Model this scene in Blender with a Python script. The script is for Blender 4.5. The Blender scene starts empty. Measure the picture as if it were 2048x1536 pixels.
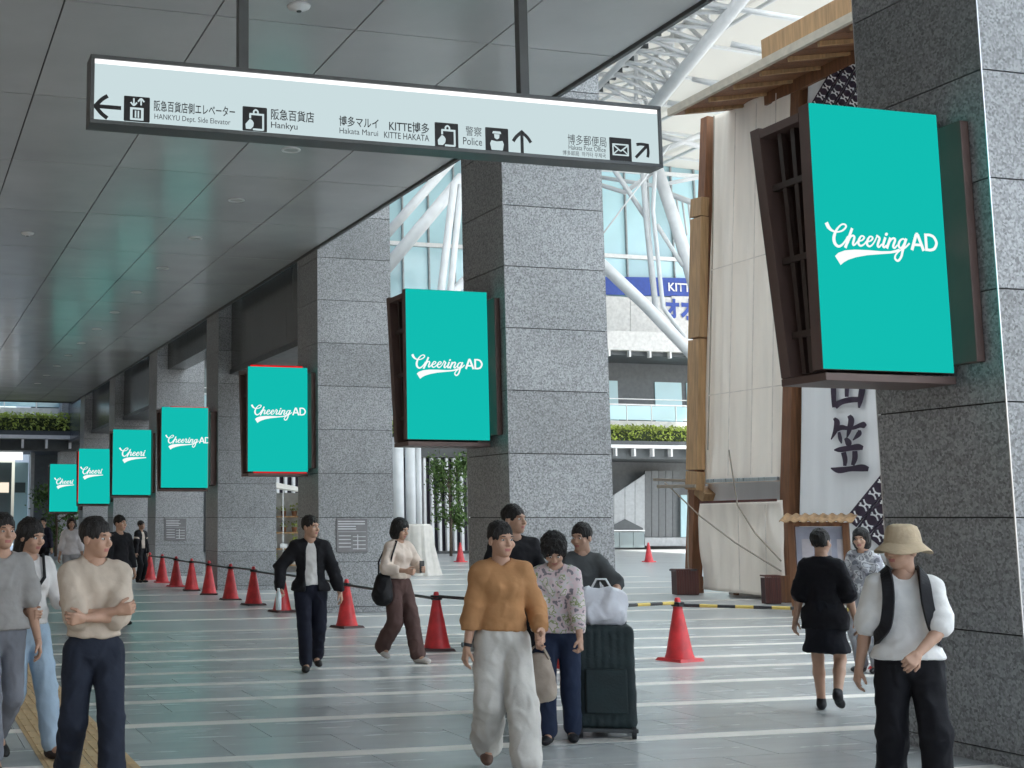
import bpy, bmesh, math, random
import numpy as np
from mathutils import Vector, Matrix, noise as mnoise

random.seed(7); np.random.seed(7)
S = bpy.context.scene
COL = S.collection
rad = math.radians

# ------------------------------------------------------------------ camera
F_PX, CX, CY = 2662.0, 530.0, 675.0           # focal length and optical axis in photograph pixels (2048 x 1536)
YAW, PITCH, EYE = rad(15.5), math.atan(360 / 2662), 1.6
cam = bpy.data.cameras.new('camera'); camo = bpy.data.objects.new('camera', cam); COL.objects.link(camo)
cam.sensor_width = 36; cam.sensor_fit = 'HORIZONTAL'; cam.lens = F_PX / 2048 * 36
cam.shift_x = (1024 - CX) / 2048; cam.shift_y = -(768 - CY) / 2048
cam.clip_start = .1; cam.clip_end = 2000
camo.location = (0, 0, EYE); camo.rotation_euler = (math.pi / 2 + PITCH, 0, -YAW)
S.camera = camo

# ------------------------------------------------------------------ sky, sun, exposure
SUN_EL, SUN_AZ = rad(52), rad(128)            # azimuth clockwise from +Y
W = bpy.data.worlds.new('World'); S.world = W; W.use_nodes = True
nt = W.node_tree
sky = nt.nodes.new('ShaderNodeTexSky'); sky.sky_type = 'NISHITA'; sky.sun_disc = False
sky.sun_elevation = SUN_EL; sky.sun_rotation = SUN_AZ; sky.dust_density = 2.5; sky.ozone_density = 1.0
nt.links.new(sky.outputs[0], nt.nodes['Background'].inputs[0])
nt.nodes['Background'].inputs[1].default_value = .15
sl = bpy.data.lights.new('sun', 'SUN'); sl.energy = 5.0; sl.angle = rad(1.0); sl.color = (1, .97, .93)
so = bpy.data.objects.new('sun', sl); COL.objects.link(so)
sd = Vector((math.sin(SUN_AZ) * math.cos(SUN_EL), math.cos(SUN_AZ) * math.cos(SUN_EL), math.sin(SUN_EL)))
so.rotation_euler = sd.to_track_quat('Z', 'Y').to_euler(); so.location = (30, -30, 60)
S.view_settings.view_transform = 'Standard'; S.view_settings.look = 'None'
S.view_settings.gamma = 1; S.view_settings.exposure = 1.4
S.cycles.max_bounces = 8; S.cycles.diffuse_bounces = 5; S.cycles.transmission_bounces = 6; S.cycles.transparent_max_bounces = 8
S.cycles.sample_clamp_indirect = 6.0

# ------------------------------------------------------------------ photograph pixel -> point on a known plane
_F = np.array([math.sin(YAW) * math.cos(PITCH), math.cos(YAW) * math.cos(PITCH), math.sin(PITCH)])
_R = np.array([math.cos(YAW), -math.sin(YAW), 0.0]); _U = np.cross(_R, _F); _C = np.array([0, 0, EYE])
def ray(u, v): return _F + _R * (u - CX) / F_PX - _U * (v - CY) / F_PX
def onz(u, v, z=0.0): r = ray(u, v); return Vector(_C + r * ((z - EYE) / r[2]))
def onx(u, v, X): r = ray(u, v); return Vector(_C + r * (X / r[0]))
def ony(u, v, Y): r = ray(u, v); return Vector(_C + r * (Y / r[1]))

# ------------------------------------------------------------------ objects
def link(o, parent=None):
    COL.objects.link(o)
    if parent: o.parent = parent
    return o
def obj(name, me, mat=None, parent=None, loc=None, smooth=False, bevel=0):
    o = bpy.data.objects.new(name, me)
    if mat is not None and len(me.materials) == 0:
        for m in (mat if isinstance(mat, (list, tuple)) else [mat]): me.materials.append(m)
    if loc is not None: o.location = loc
    if smooth: me.polygons.foreach_set('use_smooth', [True] * len(me.polygons))
    if bevel:
        b = o.modifiers.new('bevel', 'BEVEL'); b.width = bevel; b.segments = 2; b.limit_method = 'ANGLE'; b.angle_limit = rad(40)
    return link(o, parent)
def tag(o, label=None, cat=None, group=None, kind=None):
    if label: o['label'] = label
    if cat: o['category'] = cat
    if group: o['group'] = group
    if kind: o['kind'] = kind
    return o
def thing(name, label, cat, loc=(0, 0, 0), rz=0, group=None):
    e = bpy.data.objects.new(name, None); e.empty_display_size = .2; e.location = loc; e.rotation_euler = (0, 0, rz)
    return tag(link(e), label, cat, group)
def copy_tree(o, parent=None):
    c = o.copy(); link(c, parent)
    for ch in list(o.children): copy_tree(ch, c)
    return c

class MB:
    """collects simple shapes into one mesh"""
    def __init__(s): s.v = []; s.f = []; s.m = []
    def add(s, vs, fs, mi=0):
        n = len(s.v); s.v += [tuple(v) for v in vs]; s.f += [[i + n for i in f] for f in fs]; s.m += [mi] * len(fs); return s
    def box(s, x0, x1, y0, y1, z0, z1, mi=0):
        vs = [(x, y, z) for z in (z0, z1) for y in (y0, y1) for x in (x0, x1)]
        return s.add(vs, [(0, 2, 3, 1), (4, 5, 7, 6), (0, 1, 5, 4), (2, 6, 7, 3), (0, 4, 6, 2), (1, 3, 7, 5)], mi)
    def hexa(s, p, mi=0):   # 8 points: bottom 4 ccw, top 4 ccw
        return s.add(p, [(3, 2, 1, 0), (4, 5, 6, 7), (0, 1, 5, 4), (1, 2, 6, 5), (2, 3, 7, 6), (3, 0, 4, 7)], mi)
    def tube(s, pts, r, n=10, mi=0, caps=True):
        pts = [Vector(p) for p in pts]; rs = r if isinstance(r, (list, tuple)) else [r] * len(pts)
        rings = []; prev = None
        for i, p in enumerate(pts):
            d = (pts[min(i + 1, len(pts) - 1)] - pts[max(i - 1, 0)]).normalized()
            a = prev if prev is not None else (Vector((0, 0, 1)) if abs(d.z) < .9 else Vector((1, 0, 0)))
            a = (a - d * a.dot(d)).normalized(); b = d.cross(a); prev = a
            rings.append([p + (a * math.cos(2 * math.pi * k / n) + b * math.sin(2 * math.pi * k / n)) * rs[i] for k in range(n)])
        vs = [v for R_ in rings for v in R_]; fs = []
        for i in range(len(rings) - 1):
            for k in range(n): fs.append((i * n + k, i * n + (k + 1) % n, (i + 1) * n + (k + 1) % n, (i + 1) * n + k))
        if caps: fs.append(tuple(range(n))[::-1]); fs.append(tuple((len(rings) - 1) * n + k for k in range(n)))
        return s.add(vs, fs, mi)
    def lathe(s, prof, n=20, mi=0):
        vs = [(r * math.cos(2 * math.pi * k / n), r * math.sin(2 * math.pi * k / n), z) for r, z in prof for k in range(n)]
        fs = [(i * n + k, i * n + (k + 1) % n, (i + 1) * n + (k + 1) % n, (i + 1) * n + k) for i in range(len(prof) - 1) for k in range(n)]
        fs += [tuple(range(n))[::-1], tuple((len(prof) - 1) * n + k for k in range(n))]
        return s.add(vs, fs, mi)
    def bar(s, a, b, w, h, up=(0, 0, 1), mi=0):   # rectangular bar between two points
        a, b = Vector(a), Vector(b); d = (b - a).normalized(); u = Vector(up); sdv = d.cross(u).normalized(); u = sdv.cross(d)
        q = [(-w / 2, -h / 2), (w / 2, -h / 2), (w / 2, h / 2), (-w / 2, h / 2)]
        vs = [a + sdv * x + u * y for x, y in q] + [b + sdv * x + u * y for x, y in q]
        return s.add(vs, [(3, 2, 1, 0), (4, 5, 6, 7), (0, 1, 5, 4), (1, 2, 6, 5), (2, 3, 7, 6), (3, 0, 4, 7)], mi)
    def mesh(s, name='mesh'):
        me = bpy.data.meshes.new(name); me.from_pydata(s.v, [], s.f)
        if any(s.m): me.polygons.foreach_set('material_index', s.m)
        me.update(); return me
    def build(s, name, mat, parent=None, smooth=False, bevel=0, loc=None):
        return obj(name, s.mesh(name), mat, parent, loc, smooth, bevel)
def auto_smooth(me, ang=40):
    bm = bmesh.new(); bm.from_mesh(me)
    for e in bm.edges: e.smooth = not (len(e.link_faces) == 2 and e.calc_face_angle(0) > rad(ang))
    bm.to_mesh(me); bm.free(); me.polygons.foreach_set('use_smooth', [True] * len(me.polygons))
def BOX(name, mat, parent, x0, x1, y0, y1, z0, z1, bevel=0): return MB().box(x0, x1, y0, y1, z0, z1).build(name, mat, parent, bevel=bevel)

# ------------------------------------------------------------------ materials
def srgb(r, g, b): return tuple(((c / 255 / 12.92) if c <= 10 else ((c / 255 + .055) / 1.055) ** 2.4) for c in (r, g, b)) + (1,)
def mat(name, col, rough=.6, var=.12, scale=6, bump=0, bscale=60, metal=0, stretch=(1, 1, 1), spec=.5, rnd=0, rvar=.1, detail=6, world=False, patch=0):
    m = bpy.data.materials.new(name); m.use_nodes = True; t = m.node_tree; N = t.nodes; L = t.links
    p = N['Principled BSDF']; c = tuple(col)[:3] + (1,)
    p.inputs['Roughness'].default_value = rough; p.inputs['Metallic'].default_value = metal
    p.inputs['Specular IOR Level'].default_value = spec
    tc = N.new('ShaderNodeTexCoord'); mp = N.new('ShaderNodeMapping'); mp.inputs['Scale'].default_value = stretch
    if world:
        g = N.new('ShaderNodeNewGeometry'); L.new(g.outputs['Position'], mp.inputs[0])
    else: L.new(tc.outputs['Object'], mp.inputs[0])
    n = N.new('ShaderNodeTexNoise'); n.inputs['Scale'].default_value = scale; n.inputs['Detail'].default_value = detail
    L.new(mp.outputs[0], n.inputs[0])
    mr = N.new('ShaderNodeMapRange'); mr.inputs[1].default_value = .3; mr.inputs[2].default_value = .7
    mr.inputs[3].default_value = 1 - var; mr.inputs[4].default_value = 1 + var; L.new(n.outputs[0], mr.inputs[0])
    last = mr.outputs[0]
    if patch:
        g2 = N.new('ShaderNodeNewGeometry'); n3 = N.new('ShaderNodeTexNoise'); n3.inputs['Scale'].default_value = .55; n3.inputs['Detail'].default_value = 8; n3.inputs['Roughness'].default_value = .65
        L.new(g2.outputs['Position'], n3.inputs[0]); r3 = N.new('ShaderNodeMapRange'); r3.inputs[1].default_value = .3; r3.inputs[2].default_value = .7; r3.inputs[3].default_value = 1 - patch; r3.inputs[4].default_value = 1 + patch
        L.new(n3.outputs[0], r3.inputs[0]); m3 = N.new('ShaderNodeMath'); m3.operation = 'MULTIPLY'; L.new(last, m3.inputs[0]); L.new(r3.outputs[0], m3.inputs[1]); last = m3.outputs[0]
    if rnd:
        oi = N.new('ShaderNodeObjectInfo'); mr2 = N.new('ShaderNodeMapRange'); mr2.inputs[3].default_value = 1 - rnd; mr2.inputs[4].default_value = 1 + rnd
        L.new(oi.outputs['Random'], mr2.inputs[0]); mu = N.new('ShaderNodeMath'); mu.operation = 'MULTIPLY'
        L.new(last, mu.inputs[0]); L.new(mr2.outputs[0], mu.inputs[1]); last = mu.outputs[0]
    mx = N.new('ShaderNodeVectorMath'); mx.operation = 'SCALE'; mx.inputs[0].default_value = c[:3]; L.new(last, mx.inputs['Scale'])
    L.new(mx.outputs[0], p.inputs['Base Color'])
    if rvar:
        r2 = N.new('ShaderNodeMapRange'); r2.inputs[3].default_value = max(.02, rough - rvar); r2.inputs[4].default_value = min(1, rough + rvar)
        L.new(n.outputs[0], r2.inputs[0]); L.new(r2.outputs[0], p.inputs['Roughness'])
    if bump:
        b = N.new('ShaderNodeTexNoise'); b.inputs['Scale'].default_value = bscale; b.inputs['Detail'].default_value = 4; L.new(mp.outputs[0], b.inputs[0])
        bp = N.new('ShaderNodeBump'); bp.inputs['Strength'].default_value = bump; bp.inputs['Distance'].default_value = .02
        L.new(b.outputs[0], bp.inputs['Height']); L.new(bp.outputs[0], p.inputs['Normal'])
    return m
def emit(name, col, k=1):
    m = bpy.data.materials.new(name); m.use_nodes = True; p = m.node_tree.nodes['Principled BSDF']
    p.inputs['Base Color'].default_value = (0, 0, 0, 1); p.inputs['Emission Color'].default_value = tuple(col)[:3] + (1,)
    p.inputs['Emission Strength'].default_value = k; p.inputs['Roughness'].default_value = .35
    p.inputs['Specular IOR Level'].default_value = .0
    return m
EXPO = 2 ** S.view_settings.exposure

def granite(name, base, world=False):
    m = bpy.data.materials.new(name); m.use_nodes = True; t = m.node_tree; N = t.nodes; L = t.links; p = N['Principled BSDF']
    g = N.new('ShaderNodeNewGeometry')
    v = N.new('ShaderNodeTexVoronoi'); v.inputs['Scale'].default_value = 62; L.new(g.outputs['Position'], v.inputs[0])
    n1 = N.new('ShaderNodeTexNoise'); n1.inputs['Scale'].default_value = 40; n1.inputs['Detail'].default_value = 5; n1.inputs['Roughness'].default_value = .7
    L.new(g.outputs['Position'], n1.inputs[0])
    n2 = N.new('ShaderNodeTexNoise'); n2.inputs['Scale'].default_value = .9; n2.inputs['Detail'].default_value = 4; L.new(g.outputs['Position'], n2.inputs[0])
    bw = N.new('ShaderNodeRGBToBW'); L.new(v.outputs['Color'], bw.inputs[0])
    a = N.new('ShaderNodeMath'); a.operation = 'MULTIPLY_ADD'; a.inputs[1].default_value = .55; L.new(bw.outputs[0], a.inputs[0])
    s1 = N.new('ShaderNodeMath'); s1.operation = 'MULTIPLY'; s1.inputs[1].default_value = .55; L.new(n1.outputs[0], s1.inputs[0]); L.new(s1.outputs[0], a.inputs[2])
    r = N.new('ShaderNodeValToRGB'); e = r.color_ramp.elements
    e[0].position = .28; e[0].color = tuple(c * .5 for c in base) + (1,); e[1].position = .74; e[1].color = tuple(c * 1.5 for c in base) + (1,)
    k = e.new(.52); k.color = tuple(base) + (1,)
    L.new(a.outputs[0], r.inputs[0])
    oi = N.new('ShaderNodeObjectInfo'); m1 = N.new('ShaderNodeMapRange'); m1.inputs[3].default_value = .87; m1.inputs[4].default_value = 1.13; L.new(oi.outputs['Random'], m1.inputs[0])
    m2 = N.new('ShaderNodeMapRange'); m2.inputs[1].default_value = .3; m2.inputs[2].default_value = .7; m2.inputs[3].default_value = .86; m2.inputs[4].default_value = 1.12; L.new(n2.outputs[0], m2.inputs[0])
    mm = N.new('ShaderNodeMath'); mm.operation = 'MULTIPLY'; L.new(m1.outputs[0], mm.inputs[0]); L.new(m2.outputs[0], mm.inputs[1])
    vs = N.new('ShaderNodeVectorMath'); vs.operation = 'SCALE'; L.new(r.outputs[0], vs.inputs[0]); L.new(mm.outputs[0], vs.inputs['Scale'])
    L.new(vs.outputs[0], p.inputs['Base Color'])
    p.inputs['Roughness'].default_value = .33; p.inputs['Specular IOR Level'].default_value = .5
    mr = N.new('ShaderNodeMapRange'); mr.inputs[3].default_value = .26; mr.inputs[4].default_value = .5; L.new(n1.outputs[0], mr.inputs[0]); L.new(mr.outputs[0], p.inputs['Roughness'])
    return m

M = {}
M['granite'] = granite('grey_granite', (.25, .255, .262))
M['core'] = mat('dark_joint', (.03, .03, .03), .8)
M['trim'] = mat('brushed_steel', (.55, .56, .58), .3, metal=1, scale=30, stretch=(1, 1, .05))
M['slab'] = mat('grey_floor_stone', (.42, .435, .432), .27, var=.07, scale=2.2, stretch=(.5, 3.2, 1), bump=.012, bscale=30, rnd=.09, rvar=.015, patch=.12, world=True)
M['strip'] = mat('pale_floor_stone', (.80, .76, .70), .36, var=.1, scale=4, stretch=(.6, 3, 1), patch=.14, bump=.012, rnd=.05, world=True)
M['floorfar'] = mat('paving_far', (.42, .435, .432), .28, var=.06, scale=2.0, stretch=(.5, 3, 1), world=True, rvar=.015, patch=.12)
M['tactile'] = mat('ochre_tactile_tile', (.62, .45, .25), .6, var=.12, rnd=.08)
M['ceil'] = mat('grey_ceiling_panel', (.52, .525, .525), .2, var=.06, scale=.8, rnd=.05, rvar=.05, spec=.42, patch=.05, world=True)
M['fascia'] = mat('dark_fascia', (.12, .125, .125), .5)
M['brown'] = mat('brown_metal', (.125, .078, .068), .55, var=.12, scale=4, rvar=.08)
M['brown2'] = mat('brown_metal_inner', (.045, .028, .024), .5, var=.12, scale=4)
M['teal'] = emit('teal_screen', srgb(18, 189, 178), 1 / EXPO)
M['white_e'] = emit('white_screen_print', (1, 1, 1), 1.0 / EXPO)
M['red'] = emit('red_screen_edge', srgb(240, 30, 36), .9 / EXPO)
M['signface'] = emit('sign_face', srgb(203, 221, 224), 1.0 / EXPO)
M['signtube'] = emit('sign_tube', (1, 1, 1), 1.5 / EXPO)
M['signframe'] = mat('sign_frame', (.11, .115, .115), .4, metal=.6)
M['black'] = mat('black_print', (.012, .012, .014), .5, var=.02)
M['greyprint'] = mat('grey_print', (.045, .05, .055), .5, var=.02)
M['white'] = mat('white_paint', (.78, .79, .79), .45, var=.05)
M['pipe'] = mat('white_pipe', (.62, .635, .64), .38, var=.07, scale=3)
M['darkmetal'] = mat('dark_metal', (.055, .06, .062), .35, var=.1, metal=.3)
M['lintel'] = mat('dark_lintel', (.075, .08, .08), .22, var=.15, scale=1.5, stretch=(1, 6, .3), rnd=.12)

# ------------------------------------------------------------------ floor
ST_Y = [5.6, 7.3, 8.93, 10.5, 11.8, 12.9, 13.88, 15.02, 16.15, 17.4, 18.85, 21.0, 23.16, 25.5, 27.75, 30.2, 32.9, 35.8, 39.0, 42.5, 46.5, 51.0]
me = bpy.data.meshes.new('floor'); n = 260
me.from_pydata([(-n, -n, -.005), (n, -n, -.005), (n, n, -.005), (-n, n, -.005)], [], [(0, 1, 2, 3)])
floor = tag(obj('floor', me, M['floorfar']), kind='structure')
SW = .19; XA, XB = -.4, 16.0
for y in ST_Y:
    far = y > 20
    x1 = XB if not far else (20 if y > 30 else 30)
    x0 = XA if not far else -3
    BOX('pale_strip', M['strip'], floor, x0, x1, y - SW / 2, y + SW / 2, -.02, .0)
slab_mesh = {}
SX = .9
for i in range(len(ST_Y) - 1):
    a, b = ST_Y[i] + SW / 2 + .004, ST_Y[i + 1] - SW / 2 - .004
    if a > 18 or a < 5.5: continue
    rows = 2 if b - a > .7 else 1
    for r in range(rows):
        ya = a + (b - a) * r / rows; yb = a + (b - a) * (r + 1) / rows - (.006 if r < rows - 1 else 0)
        me = MB().box(0, SX - .007, 0, yb - ya, -.02, .0).mesh('paving_slab')
        off = (SX * .5) if (i + r) % 2 else 0
        k = 0
        lo, hi = ya * .075 - .6, min(ya * .98 + 1, 15)
        while XA + off + k * SX < hi:
            x = XA + off + k * SX; k += 1
            if x + SX < lo: continue
            o = obj('paving_slab', me, M['slab'], floor, (x, ya, 0))
# tactile path
tm = MB().box(0, .296, 0, .296, 0, .004)
for ix in range(4):
    tm.box(.03 + ix * .07, .055 + ix * .07, .01, .286, .004, .009)
tme = tm.mesh('tactile_tile')
for k in range(44): obj('tactile_tile', tme, M['tactile'], floor, (1.30 + .003, 5 + k * .3, .0005))
for k in range(44): obj('tactile_tile', tme, M['tactile'], floor, (1.00, 5 + k * .3, .0005))

# ------------------------------------------------------------------ ceiling
H = 6.29; X0 = 7.0; PW, PL = 1.405, 2.842
YB = 11.72 - PL * 6
ceiling = tag(MB().box(-4.3, X0 - .02, YB, 55.5, H + .03, H + .5).build('ceiling', M['core']), kind='structure')
pm = MB().box(.008, PW - .008, .010, PL - .010, 0, .028).mesh('ceiling_panel')
for i in range(8):
    for j in range(23):
        y = YB + j * PL
        if y > 52.5: continue
        obj('ceiling_panel', pm, M['ceil'], ceiling, (X0 - .03 - PW * (i + 1), y, H + random.uniform(-.001, .001)))
BOX('ceiling_fascia', M['fascia'], ceiling, X0 - .018, X0 + .03, YB, 55.5, H - .03, H + .55)
dl = MB().lathe([(.125, 0), (.125, -.012), (.1, -.014), (.095, .0)], 20).mesh('rim')
dl2 = MB().lathe([(.094, -.002), (.09, -.004)], 18).mesh('lens')
lens = mat('frosted_lens', (.5, .5, .48), .4)
ys = [15.95 + 2.84 * k for k in range(12)]
for k, y in enumerate(ys):
    t = thing('ceiling_light', '%s unlit round downlight in the row along the ceiling edge, counted from the hanging sign' % ['first', 'second', 'third', 'fourth', 'fifth', 'sixth', 'seventh', 'eighth', 'ninth', 'tenth', 'eleventh', 'twelfth'][k], 'downlight', (4.77, y, H), group='downlights along the ceiling')
    obj('rim', dl, M['white'], t); obj('lens', dl2, lens, t)
spm = MB().lathe([(.11, 0), (.1, -.02), (.05, -.035), (.03, -.05)], 18).mesh('housing'); spm2 = MB().lathe([(.028, -.045), (.02, -.06)], 12).mesh('nozzle')
for (u, v, lb) in [(598, 12, 'small round pale ceiling sensor above the hanging sign'), (55, 466, 'small dark ceiling sensor below the left end of the hanging sign')]:
    p = onz(u, v, H); t = thing('ceiling_sensor', lb, 'sensor', p)
    obj('housing', spm, M['white'] if u > 100 else M['darkmetal'], t, smooth=True)
    obj('nozzle', spm2, M['darkmetal'], t)

# ------------------------------------------------------------------ granite columns
CYF = [7.08 + 7.37 * k for k in range(8)]; CW, CD = 1.36, 1.2; TH = .753; Z0 = 1.6 - 2 * TH
ft = MB().box(.008, CW - .008, 0, .03, .005, TH - .005).mesh('front_slab')
sd_ = MB().box(0, .03, .008, CD - .008, .005, TH - .005).mesh('side_slab')
ords = ['first', 'second', 'third', 'fourth', 'fifth', 'sixth', 'seventh', 'eighth']
CH = 14
for k, y in enumerate(CYF):
    hc = 15 if k < 3 else 9
    cl = {0: 'huge nearest granite column at the right edge behind the person in the bucket hat', 1: 'granite column rising behind the group of people with the dark trolley',
          2: 'granite column with a plaque behind the person in the dark jacket', 3: 'fourth granite column from the right beside the upright cones'}.get(k, '%s granite column of the receding row, counted from the right edge' % ords[k])
    t = thing('granite_column', cl, 'column', (X0, y, 0), group='granite columns of the arcade')
    BOX('core', M['core'], t, .02, CW - .02, .02, CD - .02, 0, Z0 + TH * hc)
    BOX('base_course', M['granite'], t, .004, CW - .004, .004, CD - .004, 0, Z0 - .005)
    for c in range(hc):
        z = Z0 + c * TH
        obj('front_slab', ft, M['granite'], t, (0, 0, z)); obj('side_slab', sd_, M['granite'], t, (0, 0, z))
        obj('side_slab', sd_, M['granite'], t, (CW - .03, 0, z)); obj('front_slab', ft, M['granite'], t, (0, CD - .03, z))
    for cx_, cy_ in ((0, 0), (CW, 0), (0, CD), (CW, CD)):
        BOX('corner_trim', M['trim'] if k < 1 else M['granite'], t, cx_ - (.0 if cx_ == 0 else .009), cx_ + (.009 if cx_ == 0 else 0), cy_ - (0 if cy_ == 0 else .009), cy_ + (.009 if cy_ == 0 else 0), Z0, Z0 + TH * hc)
# lintels between the farther columns
for k in range(2, 7):
    ya, yb = CYF[k] + CD, CYF[k + 1]
    t = thing('lintel', ['dark lintel panel bridging the third and fourth granite columns', 'dark lintel panel bridging the fourth and fifth granite columns', 'dark lintel panel bridging the fifth and sixth granite columns', 'dark lintel panel bridging the sixth and seventh granite columns', 'dark lintel panel bridging the seventh and eighth granite columns'][k - 2], 'lintel', (X0 + .3, ya, 4.82), group='lintels between columns')
    L_ = yb - ya
    if k == 3:
        BOX('beam', M['lintel'], t, 0, .5, 0, L_, .9, 2.1)
        continue
    npan = 5
    for i in range(npan): BOX('panel', M['lintel'], t, 0, .04, L_ / npan * i + .004, L_ / npan * (i + 1) - .004, .12, 2.1)
    BOX('lower_edge', M['darkmetal'], t, -.03, .9, 0, L_, 0, .116)
    BOX('backing', M['core'], t, .042, .12, 0, L_, .118, 2.08)
# ------------------------------------------------------------------ flat strokes and lettering
def catmull(pts, n=6):
    P_ = [np.array(p, float) for p in pts]; P_ = [2 * P_[0] - P_[1]] + P_ + [2 * P_[-1] - P_[-2]]; out = []
    for i in range(1, len(P_) - 2):
        for t in np.linspace(0, 1, n, endpoint=False):
            a, b, c, d = P_[i - 1:i + 3]
            out.append(.5 * ((2 * b) + (c - a) * t + (2 * a - 5 * b + 4 * c - d) * t * t + (-a + 3 * b - 3 * c + d) * t ** 3))
    return out + [P_[-2]]
def ribbon(mb, pts, w, to3, n=6, mi=0, lift=0):
    """pts (x, y) or (x, y, width): a flat stroke; to3 maps (x, y, lift) to a point"""
    pp = catmull([(p[0], p[1], p[2] if len(p) > 2 else w) for p in pts], n) if len(pts) > 2 else [np.array((p[0], p[1], p[2] if len(p) > 2 else w), float) for p in pts]
    L_, R__ = [], []
    for i, p in enumerate(pp):
        d = pp[min(i + 1, len(pp) - 1)][:2] - pp[max(i - 1, 0)][:2]; d = d / (np.linalg.norm(d) + 1e-9); nn = np.array((-d[1], d[0])) * p[2] / 2
        L_.append(to3(*(p[:2] + nn), lift)); R__.append(to3(*(p[:2] - nn), lift))
    k = len(pp); mb.add(L_ + R__, [(i, i + 1, k + i + 1, k + i) for i in range(k - 1)], mi)
def poly(mb, pts, to3, mi=0, lift=0): mb.add([to3(x, y, lift) for x, y in pts], [tuple(range(len(pts)))], mi)
def strip_poly(mb, top, bot, to3, lift=0, mi=0):
    k = len(top); mb.add([to3(*p, lift) for p in top] + [to3(*p, lift) for p in bot], [(i, i + 1, k + i + 1, k + i) for i in range(k - 1)], mi)
def face_to(me, direction):
    bm = bmesh.new(); bm.from_mesh(me); d = Vector(direction)
    fl = [f for f in bm.faces if f.normal.dot(d) < 0]
    bmesh.ops.reverse_faces(bm, faces=fl); bm.to_mesh(me); bm.free(); return me

LOGO_A = [  # Cheeri
    [(128, 128, 58), (160, 190, 56), (215, 235, 34), (290, 250, 22), (370, 232, 24), (425, 195, 26), (447, 160, 28), (425, 137, 26), (380, 140, 22), (325, 180, 26), (270, 250, 38), (237, 340, 50), (250, 415, 48), (302, 452, 38), (360, 430, 30), (420, 370, 26), (465, 300, 20)],
    [(545, 183, 40), (412, 467, 44)],
    [(455, 405, 24), (505, 315, 26), (550, 288, 30), (572, 312, 34), (545, 390, 36), (548, 420, 30), (580, 408, 24), (620, 365, 20)],
    [(640, 362, 20), (700, 342, 22), (732, 305, 28), (714, 285, 22), (678, 292, 24), (642, 345, 36), (632, 395, 38), (665, 425, 28), (720, 402, 22), (765, 355, 18)],
    [(780, 362, 20), (840, 342, 22), (872, 305, 28), (854, 285, 22), (818, 292, 24), (782, 345, 36), (772, 395, 38), (805, 425, 28), (852, 405, 22), (900, 350, 20), (948, 270, 20)],
    [(935, 260, 26), (985, 297, 34), (972, 335, 36), (948, 392, 36), (948, 418, 30), (970, 424, 26), (1020, 380, 20)],
    [(1082, 282, 40), (1040, 385, 38), (1036, 415, 32), (1056, 424, 28), (1095, 392, 20)],
]
DOT = [(1100 + 26 * math.cos(a) + 3 * math.sin(a), 238 + 22 * math.sin(a) - 8 * math.cos(a)) for a in np.linspace(0, 2 * math.pi, 14, endpoint=False)]
LOGO_B = [
    [(1166, 282, 40), (1094, 439, 42)],
    [(1120, 385, 22), (1175, 310, 26), (1222, 288, 30), (1242, 312, 34), (1205, 392, 36), (1208, 420, 30), (1232, 422, 26), (1275, 380, 20)],
    [(1408, 305, 24), (1375, 288, 22), (1325, 315, 30), (1295, 370, 36), (1303, 408, 34), (1335, 418, 26), (1380, 365, 24), (1412, 300, 20)],
    [(1430, 280, 40), (1362, 440, 40), (1325, 545, 36), (1268, 604, 32), (1222, 578, 32), (1236, 522, 24), (1310, 458, 20), (1400, 412, 24), (1480, 345, 26)],
    [(1512, 440, 48), (1600, 212, 48)], [(1624, 212, 48), (1710, 440, 48)], [(1590, 200, 26), (1634, 200, 26)], [(1560, 360, 36), (1665, 360, 36)],
    [(1758, 190, 46), (1758, 440, 46)],
    [(1780, 208, 38), (1830, 208, 38), (1895, 235, 42), (1934, 315, 44), (1895, 395, 42), (1830, 422, 38), (1780, 422, 38)],
]
SW_T = [(235, 592), (290, 545), (400, 505), (560, 485), (780, 480), (1000, 484), (1150, 475), (1230, 455), (1300, 430)]
SW_B = [(318, 714), (372, 672), (450, 632), (580, 590), (760, 553), (980, 527), (1150, 508), (1235, 492), (1310, 462)]
def logo_mesh(to3, cropped):
    mb = MB(); k = 0
    for s in LOGO_A + ([] if cropped else LOGO_B): ribbon(mb, s, 30, to3, 7, 0, k * .00012); k += 1
    poly(mb, DOT, to3, 0, k * .00012); k += 1
    t, b = (SW_T, SW_B) if not cropped else (SW_T[:7], SW_B[:7])
    strip_poly(mb, t, b, to3, k * .00012); poly(mb, [(235, 592), (280, 615), (305, 650), (318, 714), (372, 672)], to3, 0, (k + 1) * .00012)
    return face_to(mb.mesh('lettering'), (0, -1, 0))

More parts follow.
